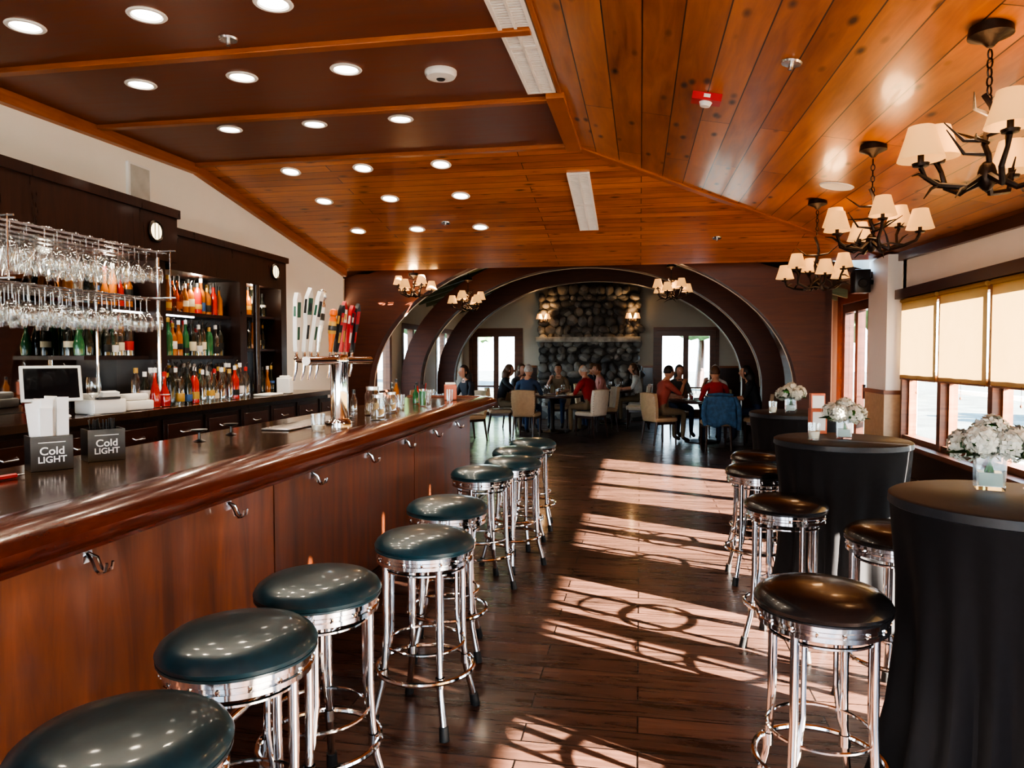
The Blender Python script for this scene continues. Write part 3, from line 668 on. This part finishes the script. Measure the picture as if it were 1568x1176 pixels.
rowb('liquor_bottles',fr(5.5,6.5,.09),-4.12,1.15,'ccgcw'); rowb('liquor_bottles',fr(4.95,6.4,.092),-3.83,1.15,'cccdcagd')
rowb('liquor_bottles',fr(5.0,6.35,.1),-3.70,1.15,'ccdcrcc'); rowb('liquor_bottles',fr(5.5,6.45,.1),-3.98,1.15,'cwgcdr')
rowb('liquor_bottles',fr(6.75,7.35,.1),-4.12,1.975,'wdr'); rowb('liquor_bottles',fr(6.75,7.35,.1),-4.12,1.625,'wcwd'); rowb('liquor_bottles',fr(6.98,7.35,.11),-3.98,1.15,'wd')
b=B()
def wineglass(b,x,y,z,inv=True,s=1.0,seg=12):
    prof=[(.0,0),(.033,.001),(.034,.003),(.005,.010),(.0035,.03),(.0035,.085),(.012,.095),(.032,.12),(.037,.15),(.034,.185),(.031,.205)]
    if inv: T=Matrix.Translation((x,y,z))@Matrix.Scale(s,4)@Matrix.Rotation(math.pi,4,'X')
    else: T=Matrix.Translation((x,y,z))@Matrix.Scale(s,4)
    b.lathe(prof,M_glass,seg,T)
YE=4.5
for (z) in (2.26,1.94):
    for x in(-3.76,-3.63,-3.5,-3.37,-3.24):
        for d in(-.014,.014): b.tube([(x+d,1.9,z-.006),(x+d,YE,z-.006)],.004,M_steel,5)
        y=2.0
        while y<YE-.03:
            if rr.random()<.93: wineglass(b,x+rr.uniform(-.003,.003),y+rr.uniform(-.01,.01),z+.001,True,rr.choice([1.05,1.12,1.0]))
            y+=.105
    for y in(1.9,3.2,YE): b.tube([(-3.8,y,z+.012),(-3.16,y,z+.012)],.006,M_steel,6)
for (x,y) in((-3.8,YE+.02),(-3.8,1.88)): b.tube([(x,y,1.152),(x,y,2.32)],.009,M_chrome,8)
b.tube([(-3.78,5.16,1.152),(-3.78,5.16,2.33)],.014,M_chrome,8)
for y in(3.2,YE): b.tube([(-3.2,y,1.94),(-3.2,y,2.28)],.005,M_chrome,6)
b.out('hanging_wine_glass_rack')

b=B()
T=Matrix.Translation((0,0,.22))@Matrix.Rotation(R(-18),4,'Y')
b.rbox(-.012,.012,-.17,.17,-.12,.12,M_plasw,.008,T); b.box(.012,.0135,-.15,.15,-.10,.10,M_screen,T)
b.tube([(-.02,0,.2),(-.05,0,.1),(-.04,0,.02)],.025,M_plasw,8); b.rbox(-.13,.07,-.1,.1,0,.02,M_plasw,.02)
b.out('tablet_register',(-3.72,4.02,1.151),-.7)
b=B(); b.rbox(-.1,.1,-.13,.13,0,.1,M_plasw,.02); b.rbox(-.09,.06,-.11,.11,.1,.14,M_plasw,.02); b.box(.062,.1,-.08,.08,.1,.115,M_plasb); b.box(.04,.09,-.06,.06,.14,.17,M_paper,Matrix.Rotation(R(12),4,'Y'))
b.out('receipt_printer',(-3.70,4.42,1.151),-.3)
b=B(); b.rbox(-.08,.08,-.12,.12,0,.07,M_plasw,.02); b.rbox(-.06,.06,-.10,.10,.07,.12,M_plasw,.03); b.out('card_reader_dock',(-3.70,4.75,1.151),-.2)
b=B(); b.box(-.1,.1,-.08,.08,0,.24,M_plasw); b.box(-.08,.101,-.07,.07,.03,.2,M_paper); b.out('paper_box',(-3.9,3.55,1.151),-.3,.005)
b=B(); wineglass(b,0,0,0,False,1.25,18); b.out('wine_glass',(-3.60,4.24,1.151))
b=B(); b.box(-.07,.07,-.07,.07,0,.17,M_paper); b.box(-.05,.05,-.04,.04,.17,.19,M_paper); b.out('napkin_box',(-3.72,7.1,1.151),.2,.01)
b=B(); b.rbox(-.09,.09,-.16,.16,0,.02,M_paper,.02); b.out('bar_towel',(-3.70,6.72,1.151),.05)
def caddy(x,y,papers):
    b=B(); b.box(-.055,.055,-.07,.07,0,.012,M_plasb)
    for sx in(-.055,.049): b.box(sx,sx+.006,-.07,.07,.012,.13,M_plasb)
    for sy in(-.07,.064): b.box(-.049,.049,sy,sy+.006,.012,.13,M_plasb)
    b.box(-.003,.003,-.064,.064,.012,.12,M_plasb)
    q=random.Random(int(y*100))
    if papers:
        for i in range(18):
            T=Matrix.Translation((q.uniform(-.035,.035),q.uniform(-.04,.04),.02))@Matrix.Rotation(q.uniform(-.1,.1),4,'X')@Matrix.Rotation(q.uniform(-.08,.08),4,'Y')
            b.box(-.008,.008,-.02,.02,0,q.uniform(.2,.26),M_paper,T)
    else:
        for i in range(22):
            p=(q.uniform(-.04,.04),q.uniform(-.05,.05)); b.tube([(p[0],p[1],.02),(p[0]+q.uniform(-.02,.02),p[1]+q.uniform(-.02,.02),.17)],.0025,M_plasb,5)
    b.box(.0556,.0566,-.045,.045,.105,.108,M_paper)
    o=b.out('napkin_caddy',(x,y,BT+.001),-.62)
    for (t,zz,sz) in(('LIGHT',.03,.034),('Cold',.06,.042)):
        c=bpy.data.curves.new('caddy_lettering','FONT'); c.body=t; c.size=sz; c.align_x='CENTER'; c.extrude=.0004; c.offset=.0006; c.materials.append(M_paper)
        to=bpy.data.objects.new('caddy_lettering',c); scn.collection.objects.link(to); to.parent=o; to.location=(.0562,0,zz); to.rotation_euler=(R(90),0,R(90))
caddy(-2.24,2.40,True); caddy(-2.22,2.66,False)

# beer tap tower
b=B()
b.lathe([(0,0),(.085,0),(.085,.012),(.064,.025),(.056,.04),(.056,.38),(.060,.39),(.060,.42),(.05,.44),(0,.445)],M_chrome,28)
b.tube([(0,-.46,.405),(0,.52,.405)],.026,M_chrome,14)
# (offset, body, band colours, height, shape)
hd=[(-.40,M_white,(M_greenp,M_greenp),.34,0),(-.30,M_plasw,(M_greenp,M_plasb),.38,1),(-.21,M_white,(M_plasb,M_greenp),.37,0),(-.12,M_steel,(M_plasw,M_plasb),.39,2),
    (.07,M_orange,(M_lab[4],M_plasb),.28,2),(.15,M_plasb,(M_red,M_lab[4]),.31,0),(.24,M_red,(M_plasw,M_lab[4]),.34,1),(.33,M_red,(M_plasb,M_plasw),.32,0),(.42,M_plasb,(M_red,M_red),.34,1)]
for i,(y,m1,mb,hh,shp) in enumerate(hd):
    b.tube([(0,y,.405),(-.09,y,.405)],.012,M_chrome,8); b.tube([(-.09,y,.42),(-.095,y,.35),(-.11,y,.29)],[.012,.010,.007],M_chrome,8)
    b.lathe([(.012,0),(.016,.01),(.009,.02),(.009,.06)],M_chrome,10,Matrix.Translation((-.09,y,.41)))
    T=Matrix.Translation((-.09,y,.46))@Matrix.Rotation(R(4+3*(i%3)),4,'Y')@Matrix.Rotation(R((i%4-1.5)*-2.5),4,'X')
    if shp==0: P=[(-.011,0),(.011,0),(.020,.05),(.027,hh*.55),(.030,hh*.88),(.014,hh),(-.014,hh),(-.030,hh*.88),(-.027,hh*.55),(-.020,.05)]
    elif shp==1: P=[(-.011,0),(.011,0),(.014,.05),(.018,hh*.45),(.034,hh*.6),(.036,hh*.85),(.0,hh),(-.036,hh*.85),(-.034,hh*.6),(-.018,hh*.45),(-.014,.05)]
    if shp<2:
        n=len(P); v=[(-.012,p[0],p[1]) for p in P]+[(.012,p[0],p[1]) for p in P]
        b.add(v,[tuple(range(n)),tuple(range(n,2*n))]+[(k,(k+1)%n,n+(k+1)%n,n+k) for k in range(n)],m1,T)
        w=.018 if shp==0 else .026
        for sx in(-1,1):
            xs=sorted((sx*.0118,sx*.0140)); z0,z1=(hh*.58,hh*.84)
            b.box(xs[0],xs[1],-w,w,z0,z1,mb[0],T); b.box(xs[0],xs[1],-.012,.012,hh*.2,hh*.42,mb[1],T)
            x2=sorted((sx*.0139,sx*.0150)); b.box(x2[0],x2[1],-w*.6,w*.6,z0+.02,z1-.03,mb[1],T)
        b.box(-.007,.007,-w-.011,-w-.002,hh*.6,hh*.82,mb[1],T)
    else:
        b.lathe([(0,0),(.011,0),(.013,.04),(.022,hh*.4),(.024,hh*.75),(.016,hh*.82),(.026,hh*.86),(.022,hh*.97),(0,hh)],m1,16,T)
        b.lathe([(.0228,hh*.42),(.0250,hh*.43),(.0252,hh*.70),(.0240,hh*.71)],mb[0],16,T); b.lathe([(.0255,hh*.5),(.0262,hh*.51),(.0262,hh*.6),(.0255,hh*.61)],mb[1],16,T)
b.out('beer_tap_tower',(-1.88,4.3,BT+.001),0,0)
b=B(); b.rbox(-.1,.09,-.45,.48,0,.012,M_steel,.02); b.out('drip_tray',(-2.08,4.3,BT+.001))
tumbler('candle_glass',-1.82,3.86,BT,.042,.10,M_wax,.035)
def jar(x,y,h=.18,r=.05):
    b=B(); b.lathe([(0,0),(r,.004),(r,h*.72),(r*.78,h*.84),(r*.78,h*.9),(r*.72,h*.9)],M_glass,20); b.lathe([(r*.84,h*.88),(r*.84,h),(0,h)],M_steel,20)
    b.lathe([(0,.008),(r*.9,.008),(r*.9,h*.4),(0,h*.42)],M_khaki,16); b.out('glass_jar',(x,y,BT+.001))
jar(-1.93,5.0,.21,.055); jar(-1.76,4.66,.17,.05); jar(-1.86,5.2,.16,.045)
o=tumbler('green_cocktail',-1.84,5.95,BT,.036,.15,M_gdrink,.13)
b=B(); b.tube([(0,0,.02),(.03,.0,.2)],.004,M_red,5); b.out('straw',parent=o)
b=B(); b.box(-.06,.06,-.07,.07,0,.15,M_copper); b.box(-.05,.05,-.06,.06,.15,.17,M_paper); b.out('napkin_box',(-1.85,6.9,BT+.001),.3,.006)
for i,(x,y,m,h) in enumerate(((-2.15,5.6,M_dkbottle,.16),(-2.1,5.9,M_clearb,.18),(-2.2,6.3,M_whisky,.2),(-2.1,6.6,M_redliq,.16),(-2.0,6.25,M_grnbot,.15),(-2.2,5.3,M_clearb,.15))):
    b=B(); b.lathe([(0,0),(.028,.003),(.028,h*.6),(.012,h*.8),(.012,h),(0,h)],m,14); b.lathe([(.014,h-.01),(.014,h+.02),(0,h+.025)],M_plasb,10); b.out('condiment_bottle',(x,y,BT+.001))
for i,(x,y) in enumerate(((-1.9,6.3),(-1.75,6.5),(-1.9,5.55),(-2.0,5.4))): tumbler('drinking_glass',x,y,BT,.034,.12)
for (x,y) in((-2.2,3.3),(-2.22,3.62)):
    b=B(); b.lathe([(0,0),(.03,.002),(.008,.012),(.006,.045),(.035,.055),(.04,.062),(0,.062)],M_plasb,18); b.out('bar_spill_stop',(x,y,BT+.001))
b=B(); b.tube([(0,0,0),(.02,.14,.0)],.009,M_red,6); b.tube([(.02,.14,0),(.024,.17,0)],.003,M_steel,5); b.out('marker_pen',(-2.2,2.05,BT+.0105))

# ---------------------------------------------------------------- dining furniture
def chair_mesh(uph,name):
    b=B()
    b.rbox(-.23,.23,-.22,.24,.40,.48,uph,.05)
    T=Matrix.Translation((0,-.20,.44))@Matrix.Rotation(R(6),4,'X')
    n=9; v=[];f=[]; HB=.46
    for j in range(9):
        z=HB*j/8
        w=.2+.035*math.sin(j/8*math.pi*.8)
        for i in range(n):
            u=-1+2*i/(n-1); v.append((u*w,-.035-.0-.05*(1-u*u)+.02,z+(0 if j<8 else .02*(1-u*u))))
        for i in range(n):
            u=1-2*i/(n-1); v.append((u*w,.02-.05*(1-u*u)+.025,z+(0 if j<8 else .02*(1-u*u))))
    m=2*n
    for j in range(8):
        for i in range(m): f.append((j*m+i,j*m+(i+1)%m,(j+1)*m+(i+1)%m,(j+1)*m+i))
    f.append(tuple(range(m))); f.append(tuple(range(8*m,9*m)))
    b.add(v,f,uph,T)
    for i in range(9):
        for sx in(-1,1): b.ell((sx*(.2+.03*math.sin(i/8*2.5)),-.018,.02+.048*i),.006,.006,.006,M_steel,5,4,None,T)
    for (x,y,dx,dy) in((-.2,.2,0,.01),(.2,.2,0,.01),(-.19,-.18,-.01,-.06),(.19,-.18,.01,-.06)):
        b.tube([(x,y,.42),(x+dx,y+dy,0)],[.024,.015],M_trimD,8)
    b.box(-.2,.2,.19,.21,.36,.41,M_trimD); b.box(-.21,-.19,-.18,.2,.36,.41,M_trimD); b.box(.19,.21,-.18,.2,.36,.41,M_trimD)
    return b.mesh(name)
CH=chair_mesh(M_uph,'dining_chair'); CHw=chair_mesh(M_uphw,'dining_chair_ivory')
def dtable(x,y,r=.62,top=None,seed=0):
    q=random.Random(seed); b=B(); m=top or M_trimD
    b.lathe([(0,.755),(r-.01,.755),(r,.745),(r,.73),(r-.02,.715),(0,.715)],m,40)
    b.lathe([(0,0),(.3,.0),(.3,.02),(.06,.06),(.045,.12),(.045,.6),(.07,.68),(.2,.716)],M_iron,20)
    o=b.out('dining_table',(x,y,0))
    b=B()
    for i in range(5):
        a=i*6.28/5+.4; px,py=(r-.2)*math.cos(a),(r-.2)*math.sin(a)
        b.lathe([(0,0),(.07,.0),(.12,.012),(.125,.016),(.07,.006),(0,.006)],M_paper,20,Matrix.Translation((px,py,0)))
        b.box(px-.05,px+.05,py-.03,py+.03,.012,.02,q.choice([M_paper,M_khaki,M_redliq]))
    for i in range(6):
        a=i*6.28/6; px,py=(r*.35)*math.cos(a)+q.uniform(-.02,.02),(r*.35)*math.sin(a)+q.uniform(-.02,.02)
        if i%2: b.lathe([(0,0),(.03,0),(.035,.13),(.033,.13),(.028,.006),(0,.006)],M_glass,14,Matrix.Translation((px,py,0))); b.lathe([(0,.008),(.026,.008),(.03,.08),(0,.08)],q.choice([M_whisky,M_clearb,M_redliq]),12,Matrix.Translation((px,py,0)))
        else: wineglass(b,px,py,0,False)
    b.out('table_setting',(x,y,.756))
dtable(-1.75,14.5,.6,None,1); dtable(1.1,13.3,.58,None,2); dtable(-3.5,12.2,.4,None,3); dtable(-.6,16.6,.45,None,5)

# ---------------------------------------------------------------- people
def skin_mesh(nodes,edges):
    me=bpy.data.meshes.new('tmp'); me.from_pydata([n[0] for n in nodes],edges,[])
    o=bpy.data.objects.new('tmp',me); scn.collection.objects.link(o)
    o.modifiers.new('skin','SKIN')
    sk=me.skin_vertices[0].data
    for i,n in enumerate(nodes):
        r=n[1]; sk[i].radius=r if isinstance(r,tuple) else (r,r)
        sk[i].use_root=(i==0)
    s=o.modifiers.new('sub','SUBSURF'); s.levels=2; s.render_levels=2
    dg=bpy.context.evaluated_depsgraph_get(); ev=o.evaluated_get(dg); m2=ev.to_mesh()
    vs=[v.co.copy() for v in m2.vertices]; fs=[tuple(p.vertices) for p in m2.polygons]
    ev.to_mesh_clear(); bpy.data.objects.remove(o); bpy.data.meshes.remove(me)
    return vs,fs
def segd(p,a,b):
    d=b-a; t=max(0,min(1,(p-a).dot(d)/max(d.length_squared,1e-9))); return (p-(a+d*t)).length
M_lip=pbr('lips',(.45,.13,.11),.4)
def person(name,x,y,rot,shirt,pants,hairm,long_=False,lean=.06,skin=None,head_turn=0,sleeve=True,w=1.0,arm=0,bald=False,chair=True,cmesh=None):
    skin=skin or M_skin; L=lean
    J={'pel':(0,0,.60),'wai':(0,L*.2,.75),'che':(0,L,.94),'nb':(0,L*1.2,1.07),'nk':(0,L*1.4+.01,1.14),'hd':(0,L*1.5+.03,1.2)}
    for s,q in((-1,'l'),(1,'r')):
        up=arm if s==1 else 0
        J['sh'+q]=(s*.165*w,L*1.05,1.03); J['el'+q]=(s*.225*w,L+.10+up*.08,.815+up*.06); J['wr'+q]=(s*.13,L+.32,.80+up*.26)
        J['hp'+q]=(s*.09,.03,.585); J['kn'+q]=(s*.13,.42,.56); J['an'+q]=(s*.13,.40,.11); J['to'+q]=(s*.14,.54,.045)
    rad={'pel':(.145*w,.11),'wai':(.13*w,.10),'che':(.155*w,.11),'nb':(.075,.065),'nk':.052,'hd':.05}
    for q in'lr': rad.update({'sh'+q:.06,'el'+q:.042,'wr'+q:.027,'hp'+q:.085,'kn'+q:.058,'an'+q:.038,'to'+q:.035})
    names=list(J); idx={n:i for i,n in enumerate(names)}
    E=[('pel','wai','s'),('wai','che','s'),('che','nb','s'),('nb','nk','k'),('nk','hd','k')]
    for q in'lr': E+=[('nb','sh'+q,'s'),('sh'+q,'el'+q,'s'),('el'+q,'wr'+q,'k' if sleeve else 's'),('pel','hp'+q,'p'),('hp'+q,'kn'+q,'p'),('kn'+q,'an'+q,'p'),('an'+q,'to'+q,'o')]
    vs,fs=skin_mesh([(J[n],rad[n]) for n in names],[(idx[a],idx[c]) for a,c,_ in E])
    mm={'s':shirt,'p':pants,'k':skin,'o':M_shoe}; b=B(); b.v=[v for v in vs]
    for t in(shirt,pants,skin,M_shoe): 
        if t not in b.mats: b.mats.append(t)
    ES=[(Vector(J[a]),Vector(J[c]),k) for a,c,k in E]
    for f in fs:
        c=sum((vs[i] for i in f),Vector())/len(f); k=min(ES,key=lambda e:segd(c,e[0],e[1]))[2]
        b.f.append(list(f)); b.m.append(b.mats.index(mm[k]))
    for s,q in((-1,'l'),(1,'r')):
        w0=Vector(J['wr'+q]); d=(w0-Vector(J['el'+q])).normalized(); side=d.cross(Vector((0,0,1))).normalized(); upv=side.cross(d)
        b.tube([w0-d*.01,w0+d*.03,w0+d*.07,w0+d*.09],[.025,.032,.036,.028],skin,8)
        for i,(o_,ln) in enumerate(((-.027,.062),(-.009,.072),(.009,.068),(.026,.052))):
            p0=w0+d*.075+side*o_; b.tube([p0,p0+d*ln*.45-upv*.004,p0+d*ln*.75-upv*.018,p0+d*ln*.9-upv*.034],[.0095,.009,.008,.006],skin,6)
        p0=w0+d*.03-side*s*.026; b.tube([p0,p0-side*s*.022+d*.022,p0-side*s*.026+d*.048-upv*.01],[.011,.010,.007],skin,6)
    hc=Vector((0,L*1.5+.05,1.26)); H=Matrix.Translation(hc)@Matrix.Rotation(head_turn,4,'Z')
    def hf(p):
        z=p.z/.118
        k=1-.22*max(0,-z)**1.5; yy=p.y*(1.0 if p.y<0 else .96); q=Vector((p.x*k,yy*(1-.08*max(0,-z)),p.z))
        if p.y>.05 and abs(p.x)<.016 and -.035<p.z<.01: q.y+=.022
        if p.y>.05 and .012<abs(p.x)<.045 and 0<p.z<.03: q.y-=.008
        return q
    b.ell((0,0,0),.076,.096,.118,skin,22,16,hf,H)
    b.ell((0,.094,-.018),.011,.018,.02,skin,8,6,None,H)
    b.ell((0,.084,-.055),.024,.010,.007,M_lip,8,5,None,H)
    for s in(-1,1):
        b.ell((s*.077,-.005,-.005),.010,.018,.030,skin,8,6,None,H)
        b.ell((s*.030,.084,.012),.011,.007,.007,M_paper,8,5,None,H); b.ell((s*.030,.090,.012),.005,.004,.005,M_plasb,6,4,None,H)
    if hairm:
        def hair(p):
            if p.y>.035 and p.z<.055: return p*.80
            if p.z<(-.14 if long_ else -.045): return p*(.9 if long_ else .72)
            if bald and p.z>.05: return p*.86
            return p
        if long_:
            b.ell((0,-.012,.012),.086,.102,.118,hairm,20,14,hair,H)
            b.tube([H@Vector((0,-.055,.03)),H@Vector((0,-.08,-.06)),H@Vector((0,-.085,-.15)),H@Vector((0,-.08,-.23))],[.06,.082,.078,.03],hairm,12)
        else: b.ell((0,-.010,.014),.083,.102,.116,hairm,20,14,hair,H)
    b.tube([(Vector(J['nk'])+Vector((.056*math.cos(t),.056*math.sin(t)-.004,-.035-.008*math.sin(t)))) for t in [6.283*i/14 for i in range(14)]],.010,shirt,6,True)
    o=b.out(name,(x,y,0),rot,ang=80)
    if chair: place(cmesh or CH,'dining_chair',(x,y,0),rot)
    return o
def cl(n,c): return pbr('cloth_'+n,c,.8,var=.12,scale=14)
S_navy=cl('navy',(.03,.055,.11)); S_red=cl('red',(.30,.022,.022)); S_gray=cl('gray',(.08,.08,.08)); S_pink=cl('pink',(.45,.2,.17)); S_white=cl('white',(.65,.65,.62)); S_dark=cl('dark',(.02,.02,.024)); S_coral=cl('coral',(.34,.07,.05)); S_tan=cl('tan',(.22,.15,.09))
H_gray=pbr('hair_gray',(.38,.35,.32),.6,var=.3,scale=40); H_dark=pbr('hair_dark',(.02,.012,.008),.5,var=.3,scale=40); H_brown=pbr('hair_brown',(.10,.045,.02),.5,var=.3,scale=40); H_white=pbr('hair_white',(.75,.72,.66),.6,var=.1,scale=40)
person('seated_man',-2.12,13.5,-.15,S_navy,M_jean,H_gray,lean=.05,w=1.12)
person('seated_woman',-2.78,14.2,-1.35,S_dark,M_khaki,H_brown,True,lean=.1,arm=1)
person('seated_man',-1.72,15.5,3.1,S_tan,M_jean,H_dark,lean=.08,arm=1)
person('seated_man',-.92,13.85,.95,S_red,M_khaki,H_gray,lean=.1,bald=True,cmesh=CHw,w=1.15)
person('seated_woman',-.72,14.95,1.9,S_pink,M_jean,H_brown,False,lean=.08,skin=M_skin2)
person('seated_woman',-2.6,15.2,-2.3,S_gray,M_jean,H_brown,True,lean=.08)
person('seated_man',.34,12.85,-1.0,S_coral,M_khaki,H_dark,lean=.1,arm=1)
person('seated_woman',.70,14.25,-2.8,S_gray,M_jean,H_dark,True,lean=.06)
person('seated_woman',1.45,14.2,2.8,S_white,M_khaki,H_white,False,lean=.06,arm=1)
person('seated_woman',1.25,12.3,.1,S_red,M_jean,H_brown,False,lean=.07)
person('seated_woman',2.04,13.05,1.35,S_dark,M_jean,H_dark,True,lean=.12)
person('seated_woman',-.02,16.6,1.57,S_white,M_khaki,H_brown,True,lean=.06,cmesh=CHw)
person('seated_man',-1.2,16.6,-1.57,S_navy,M_jean,H_brown,lean=.06)
person('seated_woman',-3.05,12.75,2.4,S_dark,M_jean,H_dark,True,lean=.06)
for (x,y,r,m) in((-.05,15.55,1.6,CHw),(-3.95,12.9,-2.6,CH)):
    place(m,'dining_chair',(x,y,0),r)
b=B(); n=16; v=[];f=[]; rows=14
for j in range(rows):
    s=j/(rows-1)
    for i in range(n):
        u=-1+2*i/(n-1)
        w=.235+.02*s; yb=-.345-.045*(1-u*u)-.02*s+.014*math.sin(u*9+s*3)*s
        v.append((u*w+.01*math.sin(s*9),yb,.91-.48*s-.02*abs(u)+.03*math.sin(u*5)*s))
for j in range(rows-1):
    for i in range(n-1): f.append((j*n+i,j*n+i+1,(j+1)*n+i+1,(j+1)*n+i))
b.add(v,f,M_denim)
b.tube([(-.22,-.34,.89),(-.27,-.37,.74),(-.28,-.38,.58),(-.25,-.40,.43)],[.03,.042,.04,.035],M_denim,10)
b.tube([(.22,-.34,.89),(.28,-.37,.74),(.29,-.38,.55),(.28,-.40,.36)],[.03,.042,.04,.035],M_denim,10)
b.tube([(-.2,-.31,.92),(0,-.35,.93),(.2,-.31,.92)],[.02,.03,.02],M_denim,8)
o=b.out('denim_jacket',(1.25,12.3,0),.1); so=o.modifiers.new('thick','SOLIDIFY'); so.thickness=.012

# ---------------------------------------------------------------- outside
M_ground=pbr('ground_outside',(.10,.115,.10),.9,var=.5,scale=1.2)
b=B(); b.box(-60,60,-40,80,-.3,-.12,M_ground); b.out('ground_outside')
M_fol=pbr('foliage',(.07,.15,.055),.8,var=.5,scale=3,bump=.5)
def tree(x,y,h,seed):
    q=random.Random(seed); b=B(); b.tube([(0,0,-.15),(.1,0,h*.3),(0,.1,h*.6)],[.22,.16,.08],M_trimD,8)
    for i in range(9):
        a=q.uniform(0,6.28); r=q.uniform(0,h*.25); c=(r*math.cos(a),r*math.sin(a),h*q.uniform(.3,.9)); s=h*q.uniform(.14,.22)
        ph=q.uniform(0,6)
        b.ell(c,s,s,s*.85,M_fol,14,10,lambda p,ph=ph:p*(1+.16*math.sin(p.x*7+ph)*math.cos(p.y*6)+.1*math.sin(p.z*11+ph)))
    b.out('tree',(x,y,0))
for i,(x,y,h) in enumerate(((-8.5,34,8),(-4.9,40,7),(3.0,38,7),(6.5,34,8),(11,33,9),(-13,22,7),(-14,27,8),(-12,33,8),(-15,17,7))): tree(x,y,h,i)
b=B(); q=random.Random(4); y=-2
while y<22:
    s=q.uniform(.35,.6); ph=q.uniform(0,6); b.ell((11+q.uniform(-.4,.4),y,.25),s,s*1.1,s*.9,M_fol,12,8,lambda p,ph=ph:p*(1+.2*math.sin(p.x*14+ph)*math.cos(p.y*13)+.12*math.sin(p.z*17+ph)),None); y+=s*1.3
b.out('hedge')
b=B(); y=-3
while y<12:
    b.box(4.55,4.65,y,y+.1,-.12,1.05,M_white); y+=1.9
b.box(4.54,4.66,-3,12,1.0,1.05,M_white); b.box(4.57,4.63,-3,12,.2,.25,M_white)
b.out('porch_railing')

# ---------------------------------------------------------------- light
w=bpy.data.worlds.new('world'); scn.world=w; w.use_nodes=True; nt=w.node_tree; nt.nodes.clear()
o=nt.nodes.new('ShaderNodeOutputWorld'); bg=nt.nodes.new('ShaderNodeBackground'); tc=nt.nodes.new('ShaderNodeTexCoord'); sp=nt.nodes.new('ShaderNodeSeparateXYZ'); rp=nt.nodes.new('ShaderNodeValToRGB')
nt.links.new(tc.outputs['Generated'],sp.inputs[0]); nt.links.new(sp.outputs['Z'],rp.inputs[0])
rp.color_ramp.elements[0].position=0; rp.color_ramp.elements[0].color=(.80,.92,1,1); rp.color_ramp.elements[1].position=.6; rp.color_ramp.elements[1].color=(.42,.68,1,1)
nt.links.new(rp.outputs[0],bg.inputs[0]); bg.inputs[1].default_value=11; nt.links.new(bg.outputs[0],o.inputs[0])
d=bpy.data.lights.new('sun','SUN'); d.energy=190; d.color=(1,.85,.70); d.angle=R(.6)
so=bpy.data.objects.new('sun',d); scn.collection.objects.link(so); so.rotation_euler=Vector((-1,.45,-.34)).to_track_quat('-Z','Y').to_euler(); so.location=(10,-4,6)

cam=bpy.data.cameras.new('camera'); co=bpy.data.objects.new('camera',cam); scn.collection.objects.link(co)
cam.sensor_width=36; cam.lens=25.26; co.location=(0,0,1.55); co.rotation_euler=(R(90-2.24),0,R(10.1)); scn.camera=co; cam.clip_start=.05; cam.clip_end=300
try:
    scn.view_settings.view_transform='AgX'; scn.view_settings.look='AgX - High Contrast'
except Exception as e: print(e)
